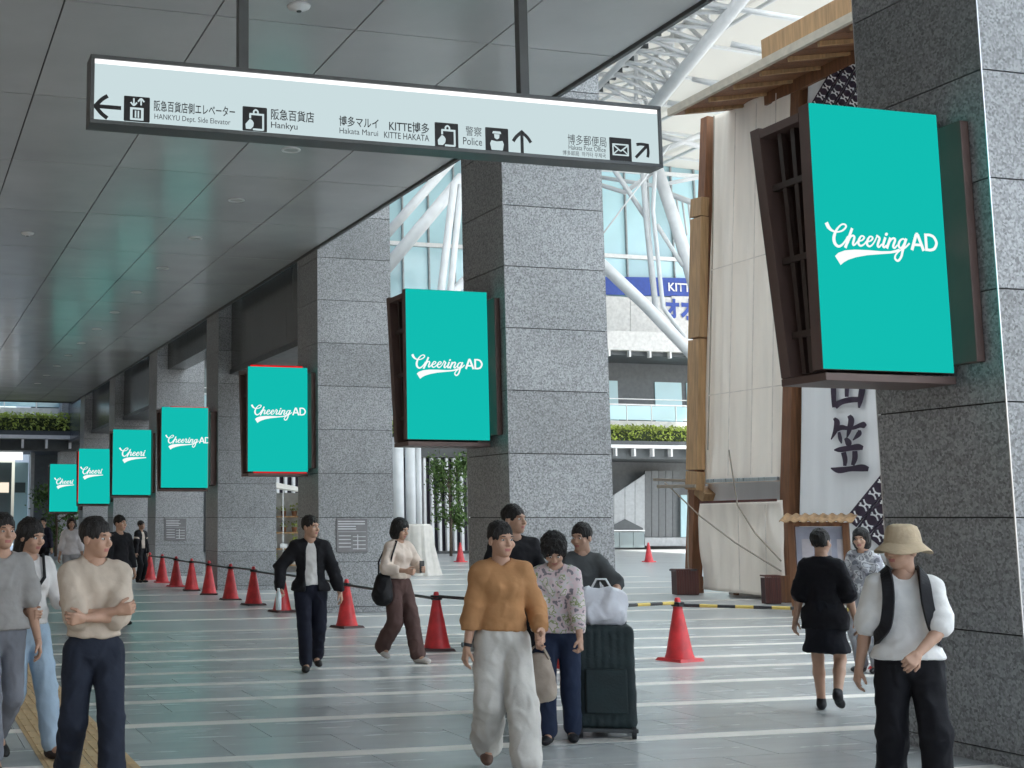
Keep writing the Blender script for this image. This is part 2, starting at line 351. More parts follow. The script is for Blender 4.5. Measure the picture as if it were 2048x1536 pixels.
# ------------------------------------------------------------------ advertising displays
DW, DH, DD, DB = 1.08, 1.82, .55, .34      # width, height, depth at top and at the bottom
def display(k):
    zb = [2.57, 2.52, 2.38, 2.26, 2.22, 2.05, 1.82][k]; xl = [5.885, 5.86, 5.84, 5.77, 5.84, 5.88, 5.76][k]
    w = min(DW, X0 - .075 - xl)
    t = thing('advertising_display', DISP_L[k], 'display', (xl, CYF[k] + .35, zb), group='teal displays on the columns')
    BOX('screen_housing', M['brown'], t, 0, w, .004, .11, .0, DH, .004)
    s = BOX('screen', M['teal'], t, .002, w - .002, -.006, .003, .004, DH - .004)
    # logo placement in photograph terms: fraction of the screen
    if k < 4:
        sc = [.000488, .000500, .000535, .00056][k]; ox = [.018, .01, .0, .03][k] ; oz = [.421, .405, .33, .31][k]
    else:
        sc = .00073; ox = [.1, -.03, .09][k - 4]; oz = [.23, .28, .24][k - 4]
    me = logo_mesh(lambda x, y, l: (ox + x * sc, -.009 - l, DH * (1 - oz) - y * sc), k >= 4)
    obj('lettering', me, M['white_e'], s)
    if k in (2, 3, 5):
        r = MB()
        if k == 2: r.box(.05, w - .08, .02, .03, DH + .002, DH + .03)
        elif k == 3: r.box(.2, w - .004, .02, .03, DH + .002, DH + .014)
        else: r.box(-.022, -.002, .02, .03, .05, DH - .1)
        r.build('red_edge', M['red'], t)
        if k == 2: BOX('red_edge', M['red'], t, .1, w - .02, -.004, .003, -.022, -.002)
        if k == 3: BOX('red_edge', M['red'], t, w - .0, w + .0018, .0, .1, .02, DH)
    def yy(z): return DB + (DD - DB) * z / DH
    # rear display box, its face leaning
    MB().hexa([(0, yy(0), -.02), (w, yy(0), -.02), (w, yy(0) + .1, -.02), (0, yy(0) + .1, -.02), (0, yy(DH), DH - .02), (w, yy(DH), DH - .02), (w, yy(DH) + .1, DH - .02), (0, yy(DH) + .1, DH - .02)]).build('rear_housing', M['brown'], t, bevel=.004)
    MB().hexa([(.0, .113, DH - .1), (w, .113, DH - .1), (w, yy(DH - .1) - .002, DH - .1), (0, yy(DH - .1) - .002, DH - .1), (0, .113, DH - .04), (w, .113, DH - .04), (w, yy(DH - .04) - .002, DH - .04), (0, yy(DH - .04) - .002, DH - .04)]).build('top_plate', M['brown'], t)
    MB().box(0, w, -.02, yy(0) + .1, -.075, -.024).build('bottom_plate', M['brown'], t, bevel=.004)
    for z in (.25, .78, 1.32):
        MB().box(.05, .1, .113, yy(z) - .002, z, z + .045).build('brace', M['brown2'], t)
    for a in (.3, .62):
        MB().hexa([(.06, .11 + (yy(0) - .11) * a, .0), (.1, .11 + (yy(0) - .11) * a, .0), (.1, .15 + (yy(0) - .11) * a, .0), (.06, .15 + (yy(0) - .11) * a, .0),
                   (.06, .11 + (yy(DH) - .11) * a, DH - .1), (.1, .11 + (yy(DH) - .11) * a, DH - .1), (.1, .15 + (yy(DH) - .11) * a, DH - .1), (.06, .15 + (yy(DH) - .11) * a, DH - .1)]).build('lattice_bar', M['brown2'], t)
    BOX('inner_panel', M['brown2'], t, .3, .34, .113, DB - .002, 0, DH - .11)
    x1 = X0 - .004 - xl
    BOX('wall_mount', M['brown'], t, w + .002, x1, -.21, .62, .06, DH - .1, .006)
DISP_L = ['largest teal advertising display, nearest, on the column at the right edge', 'teal advertising display on the column right of the middle, second nearest',
          'teal advertising display with a red line along its top, third nearest', 'teal advertising display with a red line down its right side, fourth nearest',
          'teal display with cropped lettering set highest of the three far left ones', 'teal display with cropped lettering, middle of the three far left ones', 'lowest and leftmost teal advertising display']
for k in range(7): display(k)

# ------------------------------------------------------------------ hanging sign
SY = 9.0; SX0, SX1, SZ0, SZ1 = 1.215, 5.70, 4.306, 4.80
sign = thing('hanging_sign', 'long backlit white direction sign hanging from the ceiling on two posts', 'sign', (0, 0, 0))
BOX('housing', M['signframe'], sign, SX0 + .03, SX1 - .03, SY - .06, SY + .1, SZ0 + .03, SZ1 - .03)
for a in ((SX0, SX1, SZ0, SZ0 + .028), (SX0, SX1, SZ1 - .028, SZ1)): BOX('frame_rail', M['signframe'], sign, a[0], a[1], SY - .085, SY + .11, a[2], a[3], .003)
for a in ((SX0, SX0 + .028), (SX1 - .028, SX1)): BOX('frame_stile', M['signframe'], sign, a[0], a[1], SY - .083, SY + .108, SZ0 + .029, SZ1 - .029, .003)
DIV = [ony(652, 200, SY).x, ony(1084, 250, SY).x]; xs = [SX0 + .03] + DIV + [SX1 - .03]
for i in range(3):
    BOX('face_panel', M['signface'], sign, xs[i] + .002, xs[i + 1] - .002, SY - .076, SY - .062, SZ0 + .03, SZ1 - .063)
    BOX('light_tube', M['signtube'], sign, xs[i] + .002, xs[i + 1] - .002, SY - .073, SY - .062, SZ1 - .06, SZ1 - .03)
for u in (486, 1047):
    p = ony(u, 150, SY); BOX('post', M['signframe'], sign, p.x - .038, p.x + .038, SY - .02, SY + .056, SZ1 + .001, H + .01, .004)
TXY = SY - .0785
def text_mesh(s, bold=0):
    c = bpy.data.curves.new('t', 'FONT'); c.body = s; c.size = 1; c.offset = bold; c.resolution_u = 3
    o = bpy.data.objects.new('t', c); COL.objects.link(o)
    dg = bpy.context.evaluated_depsgraph_get(); me = bpy.data.meshes.new_from_object(o.evaluated_get(dg))
    bpy.data.objects.remove(o); return me
def fit(me, x0, x1, z0, z1, y):
    co = np.zeros(len(me.vertices) * 3); me.vertices.foreach_get('co', co); co = co.reshape(-1, 3)
    lo, hi = co.min(0), co.max(0); out = np.empty_like(co)
    out[:, 0] = x0 + (co[:, 0] - lo[0]) / (hi[0] - lo[0]) * (x1 - x0); out[:, 2] = z0 + (co[:, 1] - lo[1]) / (hi[1] - lo[1]) * (z1 - z0); out[:, 1] = y
    me.vertices.foreach_set('co', out.ravel()); me.update(); face_to(me, (0, -1, 0)); return me
def sign_text(s, u0, v0, u1, hpx, m='black', bold=.01):
    a = ony(u0, v0, TXY); b = ony(u1, v0, TXY); s_px = (u1 - u0) / (b.x - a.x)
    obj('lettering', fit(text_mesh(s, bold), a.x, b.x, a.z - hpx / s_px, a.z, TXY - .0005), M[m], sign)
for a in [('阪急百貨店側エレベーター', 308, 200, 470, 22, 'greyprint', .012), ('HANKYU Dept. Side Elevator', 309, 227, 461, 14, 'greyprint', 0), ('阪急百貨店', 542, 217, 628, 22, 'greyprint', .012), ('Hankyu', 542, 243, 595, 16, 'greyprint', .005),
          ('博多マルイ', 678, 231, 757, 20, 'greyprint', .012), ('Hakata Marui', 679, 255, 756, 11, 'greyprint', 0), ('KITTE博多', 778, 240, 858, 21, 'greyprint', .012), ('KITTE HAKATA', 768, 263, 858, 12, 'greyprint', .005),
          ('警察', 931, 252, 963, 18, 'greyprint', 0), ('Police', 926, 274, 964, 14, 'greyprint', 0), ('博多郵便局', 1135, 268, 1212, 19, 'greyprint', 0), ('Hakata Post Office', 1137, 289, 1211, 9, 'greyprint', 0), ('博多邮局  하카타 우체국', 1125, 300, 1211, 9, 'greyprint', 0)]:
    sign_text(*a)
def picto(u0, v0, u1, v1, shapes, lines=()):
    """black square with pale shapes in 0..100 units"""
    a = ony(u0, v0, TXY); b = ony(u1, v0, TXY); w = b.x - a.x; hh = w * .99
    r = 4; pts = []
    for cx_, cy_, a0 in ((100 - r, r, -90), (100 - r, 100 - r, 0), (r, 100 - r, 90), (r, r, 180)):
        for q in range(4): an = rad(a0 + q * 30); pts.append((cx_ + r * math.cos(an), cy_ + r * math.sin(an)))
    to3 = lambda x, y, l: (a.x + x * w / 100, TXY - .0006 - l, a.z - y * hh / 100)
    mb = MB(); poly(mb, pts, to3); o = obj('pictogram', face_to(mb.mesh('pictogram'), (0, -1, 0)), M['black'], sign)
    mb = MB(); k = 1
    for s in shapes: poly(mb, s, to3, 0, .0008 + k * .0001); k += 1
    for s, wd in lines: ribbon(mb, s, wd, to3, 5, 0, .0008 + k * .0001); k += 1
    obj('symbol', face_to(mb.mesh('symbol'), (0, -1, 0)), M['signface'], o)
bag = ([[(14, 92), (12, 72), (22, 60), (30, 50), (40, 56), (46, 66), (44, 80), (34, 92)]], [([(42, 92), (84, 92)], 8), ([(84, 94), (84, 30)], 8), ([(88, 30), (28, 30)], 8), ([(31, 30), (31, 48)], 8), ([(46, 30), (46, 18), (54, 12), (62, 18), (62, 30)], 7)])
picto(485, 212, 534, 262, *bag); picto(869, 244, 916, 292, *bag)
picto(248, 191, 300, 243, [[(24, 44), (76, 44), (76, 52), (24, 52)], [(24, 86), (76, 86), (76, 94), (24, 94)], [(24, 52), (34, 52), (34, 86), (24, 86)], [(66, 52), (76, 52), (76, 86), (66, 86)], [(42, 56), (48, 56), (48, 84), (42, 84)], [(53, 56), (59, 56), (59, 84), (53, 84)]], [([(38, 8), (38, 34)], 6), ([(26, 24), (38, 36), (50, 24)], 6), ([(66, 8), (66, 34)], 6), ([(54, 20), (66, 8), (78, 20)], 6)])
picto(970, 254, 1016, 302, [[(34, 14), (66, 14), (70, 24), (30, 24)], [(38, 26), (62, 26), (60, 42), (50, 48), (40, 42)], [(26, 52), (50, 56), (74, 52), (80, 66), (74, 92), (26, 92), (20, 66)]])
picto(1218, 274, 1262, 320, [], [([(14, 28), (86, 28)], 6), ([(14, 72), (86, 72)], 6), ([(16, 26), (16, 74)], 6), ([(84, 26), (84, 74)], 6), ([(16, 30), (50, 56)], 6), ([(50, 56), (84, 30)], 6), ([(16, 70), (40, 50)], 5), ([(84, 70), (60, 50)], 5)])
def arrow(u0, v0, wpx, ang):
    a = ony(u0, v0, TXY); s = wpx / 262 / 100; c_, s_ = math.cos(ang), math.sin(ang)
    to3 = lambda x, y, l: (a.x + (x * c_ - y * s_) * s, TXY - .0007 - l, a.z + (x * s_ + y * c_) * s)
    mb = MB(); ribbon(mb, [(-50, 0), (46, 0)], 15, to3); ribbon(mb, [(0, 42), (22, 26), (48, -4)], 15, to3, 4, 0, .0001); ribbon(mb, [(0, -42), (22, -26), (48, 4)], 15, to3, 4, 0, .0002)
    obj('arrow', face_to(mb.mesh('arrow'), (0, -1, 0)), M['black'], sign)
arrow(215, 214, 50, math.pi); arrow(1044, 284, 46, math.pi / 2); arrow(1284, 302, 42, math.pi / 4)

# ------------------------------------------------------------------ plaques on columns
def plaque(k, u0, v0, u1, v1, label):
    Y = CYF[k] - .001; a = ony(u0, v0, Y); b = ony(u1, v1, Y)
    t = thing('wall_plaque', label, 'plaque', (a.x, Y, b.z)); w, h_ = b.x - a.x, a.z - b.z
    BOX('plate', mat('plaque_metal', (.17, .165, .17), .4, metal=.4), t, 0, w, -.02, 0, 0, h_, .003)
    pl = mat('plaque_print', (.55, .55, .56), .5); r = random.Random(k)
    for i in range(4): BOX('text_line', pl, t, .05 * w, w * r.uniform(.6, .93), -.0225, -.0205, h_ * (.93 - i * .075) - .018, h_ * (.93 - i * .075))
    BOX('text_line', pl, t, .05 * w, w * .95, -.0225, -.0205, h_ * .60, h_ * .61)
    for i in range(4): BOX('text_line', pl, t, .07 * w, w * .46, -.0225, -.0205, h_ * (.5 - i * .11) - .016, h_ * (.5 - i * .11)); BOX('map_line', pl, t, .52 * w, w * .93, -.0225, -.0205, h_ * (.47 - i * .12) - .013, h_ * (.47 - i * .12))
    BOX('map_line', pl, t, .66 * w, .69 * w, -.0235, -.0215, h_ * .08, h_ * .52)
plaque(2, 672, 1037, 735, 1104, 'grey metal map plaque on the column behind the person in the dark jacket')
plaque(4, 330, 1037, 372, 1081, 'small grey metal plaque on the column behind the farthest cones')

# ------------------------------------------------------------------ cones and bars
M['cone'] = mat('red_cone', (.60, .035, .04), .45, var=.28, scale=7, rnd=.16, bump=.03)
M['conebase'] = mat('dark_cone_base', (.05, .02, .02), .6)
M['barblack'] = mat('black_bar', (.02, .02, .022), .4)
M['baryellow'] = mat('yellow_bar', (.62, .45, .10), .4)
cb = MB().lathe([(.165, .03), (.16, .05), (.15, .07), (.035, .66), (.03, .69), (.02, .70)], 24).mesh('body'); auto_smooth(cb, 50)
cbase = MB(); 
cbase.hexa([(-.19, -.19, 0), (.19, -.19, 0), (.19, .19, 0), (-.19, .19, 0), (-.17, -.17, .032), (.17, -.17, .032), (.17, .17, .032), (-.17, .17, .032)])
cbm = cbase.mesh('base')
ccol = MB().lathe([(.052, .575), (.054, .585), (.05, .60), (.047, .602)], 20).mesh('collar'); auto_smooth(ccol)
CONES = [(890, 1303), (700, 1257), (566, 1225), (510, 1211), (462, 1201), (424, 1190), (388, 1182), (353, 1174), (324, 1166), (297, 1160)]
CL = ['red traffic cone standing against the column beside the tan top', 'red traffic cone between the dark-jacket and brown-trousers pedestrians', 'red traffic cone half hidden behind the dark-jacket pedestrian',
      'first cone left of the dark-jacket pedestrian', 'second cone left of the dark-jacket pedestrian', 'third cone left of the dark-jacket pedestrian', 'fourth cone left of the dark-jacket pedestrian',
      'fifth cone left of the dark-jacket pedestrian', 'sixth cone left of the dark-jacket pedestrian', 'farthest red cone of the left row, partly hidden by a pedestrian']
def cone(p, label, rz, grp, dark):
    t = thing('traffic_cone', label, 'traffic cone', (p.x, p.y, 0), rz, grp)
    obj('body', cb, M['cone'], t); b = obj('base', cbm.copy(), M['conebase'] if dark else M['cone'], t); obj('collar', ccol, M['cone'], t); return t
cp = []
for i, (u, v) in enumerate(CONES):
    p = onz(u, v); p.x = 6.46 + random.uniform(-.04, .04); p.y += .18; cp.append(p); cone(p, CL[i], random.uniform(-.3, .3), 'cones along the columns', i < 7)
p2 = onz(1375, 1324); p2.y += .15; cone(p2, 'red traffic cone with the yellow striped bar, right of the trolley', .25, 'cones around the shelter', False)
p3 = onz(1790, 1340); cone(p3, 'red cone hidden behind the pedestrian in black seen from behind', .1, 'cones around the shelter', False)
p4 = onz(1140, 1335); cone(p4, 'red cone hidden behind the group with the trolley', .1, 'cones around the shelter', False)
for (u, v, l) in [(1298, 1124, 'tiny far red cone left of the canvas shelter'), (921, 1124, 'tiny far red cone at the slatted screen')]: cone(onz(u, v), l, .2, 'far cones', False)
BZ = .615
def bar(a, b, label, striped, grp, za=BZ, zb=BZ):
    a = Vector((a.x, a.y, za)); b = Vector((b.x, b.y, zb)); d = b - a; L_ = d.length; rz = math.atan2(d.y, d.x)
    t = thing('barrier_bar', label, 'barrier bar', a, rz, grp)
    n_ = max(2, int(L_ / .19)) if striped else 1
    for i in range(n_):
        MB().tube([(.05 + (L_ - .1) * i / n_, 0, (zb - za) * i / n_), (.05 + (L_ - .1) * (i + 1) / n_, 0, (zb - za) * (i + 1) / n_)], .019, 10).build('stripe' if striped else 'tube', M['baryellow'] if striped and i % 2 else M['barblack'], t, smooth=False)
    rm = MB()
    for x in (0, L_):
        pts = [(x + .062 * math.cos(q), .062 * math.sin(q), (0 if x == 0 else zb - za) + .0) for q in np.linspace(0, 2 * math.pi, 17)]
        MB().tube(pts, .013, 6).build('ring', M['barblack'], t, smooth=True)
bl = ['black bar linking the two cones right of the dark-jacket pedestrian', 'black bar behind the dark-jacket pedestrian']
for i in range(len(cp) - 1):
    bar(cp[i], cp[i + 1], bl[i] if i < 2 else 'black bar linking %s and %s cones from the far end of the left row' % (ords[len(cp) - 2 - i] if len(cp) - 2 - i < 8 else 'ninth', (ords + ['ninth', 'tenth'])[len(cp) - 1 - i]), False, 'black bars of the cone line', BZ + .02 * (i % 2), BZ + .02 * (i % 2))
bar(cp[0], p4, 'black bar running from the column cone behind the tan top', False, 'black bars of the cone line', BZ + .03, BZ + .03)
bar(p2, p3, 'yellow and black striped bar right of the red cone', True, 'striped bars')
bar(p4, p2, 'yellow and black striped bar left of the red cone', True, 'striped bars', BZ + .012, BZ + .025)
# ------------------------------------------------------------------ materials for the surroundings
def translucent(name, col, mix=.55):
    m = bpy.data.materials.new(name); m.use_nodes = True; t = m.node_tree; N = t.nodes; L = t.links
    d = N.new('ShaderNodeBsdfDiffuse'); d.inputs[0].default_value = tuple(col) + (1,)
    tr = N.new('ShaderNodeBsdfTranslucent'); tr.inputs[0].default_value = tuple(col) + (1,)
    ms = N.new('ShaderNodeMixShader'); ms.inputs[0].default_value = mix; L.new(d.outputs[0], ms.inputs[1]); L.new(tr.outputs[0], ms.inputs[2])
    L.new(ms.outputs[0], N['Material Output'].inputs[0]); return m
M['roofpanel'] = translucent('bright_translucent_panel', (.90, .92, .92), .8)  # unseen near roof, transmission kept high to light the walkway
M['membrane_dim'] = translucent('dimmed_membrane_panel', (.70, .69, .65), .2)  # same roof where it is in view, transmission cut to hold its brightness down
M['roofglass'] = translucent('tinted_roof_panel', (.72, .88, .9), .82)
M['glass'] = mat('pale_cyan_glass', (.45, .68, .74), .08, var=.06, scale=.5, rnd=.22, spec=.8, rvar=.03)
M['glassd'] = mat('dark_glass', (.10, .135, .14), .06, var=.2, scale=.4, rnd=.35, spec=.8, rvar=.03)
M['facade'] = mat('pale_render', (.66, .66, .64), .6)
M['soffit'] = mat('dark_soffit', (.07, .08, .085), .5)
M['greypanel'] = mat('grey_wall_panel', (.115, .125, .13), .45, rnd=.08)
M['stairpanel'] = mat('light_grey_panel', (.36, .38, .39), .5, rnd=.05)
M['blue'] = mat('blue_print', (.03, .075, .36), .5)
M['wood'] = mat('brown_wood', (.20, .085, .038), .55, var=.3, scale=3, stretch=(6, 6, .5), bump=.15, bscale=14, rnd=.12)
M['woodlight'] = mat('light_wood', (.37, .22, .105), .55, var=.25, scale=3, stretch=(6, 6, .5), bump=.12, bscale=14, rnd=.12)
M['wooddark'] = mat('dark_red_wood', (.10, .028, .02), .55, var=.25, scale=4, stretch=(6, 6, .6), rnd=.1)
M['rope'] = mat('rope', (.30, .25, .2), .8)
M['canvas'] = mat('off_white_canvas', (.90, .81, .72), .85, var=.07, scale=1.2, bump=.12, bscale=5, stretch=(1, 3, .3))
M['banner'] = mat('white_banner_cloth', (.80, .79, .80), .85, var=.05, scale=1, bump=.1, bscale=3, stretch=(1, 3, .3))
M['ink'] = mat('dark_purple_ink', (.035, .02, .04), .8, var=.1)
M['drape'] = mat('pale_drape', (.60, .57, .52), .85, var=.08, bump=.1, bscale=6)
M['leaf'] = mat('leaf_green', (.085, .15, .04), .6, var=.55, scale=2.5, world=True, spec=.3)
M['leaf2'] = mat('hedge_green', (.36, .44, .09), .6, var=.6, scale=2.2, world=True, spec=.3)
M['bark'] = mat('bark', (.10, .075, .055), .85, var=.3, scale=8, bump=.4, bscale=20)
M['warm'] = emit('lit_shop_window', (1, .86, .70), .4)

def leaves(n_, fn, size, mi=0, seed=1):
    r = random.Random(seed); mb = MB()
    for _ in range(n_):
        c = Vector(fn(r)); a = Vector((r.gauss(0, 1), r.gauss(0, 1), r.gauss(0, 1))).normalized(); b = a.orthogonal().normalized()
        b = (b * math.cos(1.3) + a.cross(b) * math.sin(r.uniform(0, 6.28))).normalized(); b = (b - a * b.dot(a)).normalized()
        s = size * r.uniform(.6, 1.35); q = a.cross(b)
        mb.add([c - b * s, c + q * s * .45 , c + b * s, c - q * s * .45], [(0, 1, 2, 3)], mi)
    return mb

# ------------------------------------------------------------------ station building above and to the left of the arcade
bw = tag(MB().box(-30, X0 - .25, -5.4, 42, H + .52, 24).build('station_building', mat('station_wall', (.42, .42, .42), .6)), 'tall station building resting on the arcade ceiling', 'building')
wall = thing('arcade_wall', 'stone arcade wall with lit shop windows on the left of the walkway', 'wall', (-4.35, 0, 0))
BOX('stone_wall', M['granite'], wall, -.4, 0, -20, 61, 0, H + .02)
for j in range(16):
    y = -18 + j * 5.0
    BOX('window_frame', M['darkmetal'], wall, .002, .06, y, y + 4.0, .1, 3.6)
    for q in range(3): BOX('window_pane', M['warm'] if (j + q) % 3 else M['glassd'], wall, .062, .08, y + .08 + q * 1.31, y + .08 + q * 1.31 + 1.24, .25, 3.4)  # out-of-view panes, glow added to fill the ceiling and its warm reflections

# ------------------------------------------------------------------ far building across the plaza
FY = 62.0
def Fz(v, u=1280): return ony(u, v, FY).z
far = thing('plaza_building', 'glazed building across the plaza with hedge balcony and white canopy edges', 'building', (30, FY, 0))
def fb(name, m, x0, x1, y0, y1, z0, z1, parent=None):
    return MB().box(x0 - 30, x1 - 30, y0 - FY, y1 - FY, z0, z1).build(name, M[m], parent or far)
GX0, GX1 = 6.0, 52.0
zsill, ztr, ztop = Fz(672), Fz(515), 21.0
zc0, zc1 = Fz(718), Fz(682)
zb_rail, zb_floor, zb_slab = Fz(820), Fz(850), Fz(864)
zh0 = Fz(896); zl0, zl1 = Fz(905), Fz(899)
fb('wall', 'facade', GX0, 70, FY + .35, FY + 8, 0, ztop)
pw = 1.42
pm_ = {}
rows = [(zsill + .12, ztr - .1, 'a'), (ztr + .1, ztr + 4.6, 'b'), (ztr + 4.8, ztop, 'c')]
for (za, zb_, key) in rows: pm_[key] = MB().box(.04, pw - .04, 0, .06, za, zb_).mesh('window_pane')
nx = int((GX1 - GX0) / pw)
for i in range(nx):
    for (za, zb_, key) in rows: obj('window_pane', pm_[key], M['glass'], far, (GX0 + i * pw - 30, .12, 0))
mm_ = MB().box(-.035, .035, -.06, .2, zsill, ztop).mesh('mullion')
for i in range(nx + 1): obj('mullion', mm_, M['white'] if i % 2 else M['stairpanel'], far, (GX0 + i * pw - 30, .05, 0))
for z in (zsill, ztr, ztr + 4.7): fb('transom', 'white', GX0, GX1, FY - .08, FY + .2, z - .09, z + .11)
# upper white canopy edge with brackets
fb('canopy', 'facade', 3, GX1, FY - 3.2, FY + .3, zc0, zc1)
dm = MB().box(0, .1, -3.22, -3.0, zc0 - .33, zc0 - .01).mesh('bracket')
for i in range(int((GX1 - 3) / 1.15)): obj('bracket', dm, M['white'], far, (3 + i * 1.15 - 30, 0, 0))
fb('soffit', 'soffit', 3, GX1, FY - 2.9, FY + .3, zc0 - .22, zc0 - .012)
# recessed balcony storey
fb('recess_wall', 'greypanel', GX0, GX1, FY + .1, FY + .34, zb_slab, zc0 - .23)
r = random.Random(3)
for i in range(24):
    x = GX0 + .3 + i * 1.9
    if r.random() < .8: fb('window_pane', 'glassd' if r.random() < .55 else 'glass', x, x + 1.6, FY + .04, FY + .095, zb_floor, zb_floor + 2.3)
fb('balcony_slab', 'facade', 3, GX1, FY - 2.6, FY + .05, zb_slab, zb_floor)
for i in range(34):
    x = 3.2 + i * 1.4
    fb('rail_glass', 'glass', x, x + 1.34, FY - 2.5, FY - 2.47, zb_floor + .06, zb_rail - .02)
    fb('rail_post', 'white', x + 1.35, x + 1.39, FY - 2.52, FY - 2.46, zb_floor + .01, zb_rail)
fb('handrail', 'white', 3, GX1, FY - 2.54, FY - 2.44, zb_rail, zb_rail + .07)
fb('upper_rail', 'white', 3, GX1, FY - 2.53, FY - 2.47, zb_rail + .30, zb_rail + .34)
# lower canopy that carries the hedge
fb('lower_canopy', 'white', 3, GX1, FY - 4.0, FY + .05, zl0, zl1)
fb('planter', 'soffit', 3.05, GX1, FY - 3.9, FY - 2.65, zl1 + .002, zh0 + .12)
dm2 = MB().box(0, .09, -3.98, -3.7, zl0 - .4, zl0 - .012).mesh('bracket')
for i in range(int((GX1 - 3) / 1.02)): obj('bracket', dm2, M['white'], far, (3.2 + i * 1.02 - 30, 0, 0))
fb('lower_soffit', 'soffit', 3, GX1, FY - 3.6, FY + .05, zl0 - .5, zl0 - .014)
hedge = thing('hedge', 'long clipped green hedge along the balcony edge of the far building', 'hedge', (4, FY - 3.3, zh0))
hl = zb_slab - zh0
mbh = leaves(30000, lambda r_: (r_.uniform(0, 46), r_.uniform(-.55, .6), .05 + hl * r_.random() ** .85 * (1 + .06 * math.sin(r_.random() * 99))), .085, seed=5)
tag(mbh.build('foliage', M['leaf2'], hedge), kind='stuff')
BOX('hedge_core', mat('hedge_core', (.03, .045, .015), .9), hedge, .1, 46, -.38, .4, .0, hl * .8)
# ground storey
fb('ground_wall', 'greypanel', GX0, GX1, FY - .1, FY + .02, 0, zl0 - .51)
def fpt(u, v, y): p = ony(u, v, y); return (p.x - 30, y - FY, p.z)
def fpoly(name, m, pts, y, th=.08):
    a = [fpt(u, v, y) for u, v in pts]; b = [(p[0], p[1] + th, p[2]) for p in a]; n_ = len(a)
    fs = [tuple(range(n_)), tuple(range(n_, 2 * n_))[::-1]] + [(i, (i + 1) % n_, n_ + (i + 1) % n_, n_ + i) for i in range(n_)]
    mb = MB().add(a + b, fs); me = mb.mesh(name); bm = bmesh.new(); bm.from_mesh(me); bmesh.ops.recalc_face_normals(bm, faces=bm.faces); bm.to_mesh(me); bm.free()
    return obj(name, me, M[m], far)
for i, (a, b) in enumerate([(1206, 1228), (1228, 1250), (1250, 1270), (1270, 1290)]):
    ta, tb = 1008 - (a - 1200) * .66, 1008 - (b - 1200) * .66
    fpoly('stair_side_panel', 'stairpanel', [(a + .4, 1068), (b - .4, 1068), (b - .4, tb), (a + .4, ta)], FY - 1.6)
fpoly('stair_arch', 'soffit', [(1216, 1056), (1250, 1038), (1286, 1056), (1286, 1062), (1216, 1062)], FY - 1.64, .02)
for a, b in ((1208, 1238), (1239, 1266), (1267, 1289)): fpoly('low_glass', 'glassd', [(a, 1095), (b, 1095), (b, 1064), (a, 1064)], FY - 1.7)
fpoly('low_rail', 'white', [(1208, 1062), (1290, 1062), (1290, 1060), (1208, 1060)], FY - 1.75)
for i in range(5): fpoly('grey_panel', 'greypanel', [(1290 + i * 14, 1074), (1303 + i * 14, 1074), (1303 + i * 14, 942), (1290 + i * 14, 942)], FY - 1.0)
fpoly('plinth', 'stairpanel', [(1290, 1092), (1420, 1092), (1420, 1075), (1290, 1075)], FY - 1.1)
fpoly('door_glass', 'glass', [(1362, 1074), (1400, 1074), (1400, 990), (1362, 990)], FY - 1.2)
# blue and white banner on the glass
BY = FY - .12
fpoly('banner_band', 'blue', [(1208, 589), (1425, 594), (1425, 557), (1208, 553)], BY, .03)
for a, b in ((1208, 1260), (1261, 1342), (1343, 1425)): fpoly('banner_sheet', 'facade', [(a, 668), (b, 668), (b, 594.5), (a, 591)], BY, .03)
def far_text(s, u0, v0, u1, v1, m, bold):
    a = ony(u0, v1, BY - .04); b = ony(u1, v0, BY - .04)
    o = obj('lettering', fit(text_mesh(s, bold), a.x - 30, b.x - 30, a.z, b.z, BY - .04 - FY), M[m], far)
far_text('KITTE', 1337, 568, 1391, 582, 'white', .02)
far_text('オ', 1331, 598, 1358, 636, 'blue', .05); far_text('オ', 1362, 598, 1390, 640, 'blue', .05)
# entrance at the far end of the walkway
ent = thing('arcade_entrance', 'glazed entrance with white sign box at the far left end of the walkway', 'entrance', (0, 60, 0))
def eb(name, m, u0, u1, v0, v1, y, d=.08):
    a = ony(u0, v1, y); b = ony(u1, v0, y); return MB().box(a.x, b.x, y - 60, y - 60 + d, max(0, a.z), b.z).build(name, M[m], ent)
M['signpale'] = emit('lit_entrance_sign', (.85, .9, .9), .55)
eb('lintel', 'stairpanel', -160, 60, 858, 891, 60, .6); eb('soffit', 'soffit', -160, 60, 891.5, 896, 60.05, .5)
eb('sign_box', 'signpale', -60, 46, 897, 919, 59.9, .1)
for i, (a, b) in enumerate([(-120, -66), (-64, -10), (-8, 24), (26, 57)]): eb('glass_door', 'glass' if i % 2 else 'glassd', a, b, 925, 1088, 60.1, .05); eb('door_light', 'warm' if i == 2 else 'glassd', a + 4, b - 6, 965, 985, 60.06, .03)
eb('frame_post', 'stairpanel', 58, 70, 893, 1090, 60, .3)
fm = BOX('back_wall', M['greypanel'], ent, -16, 2.6, .6, .9, 0, 7)

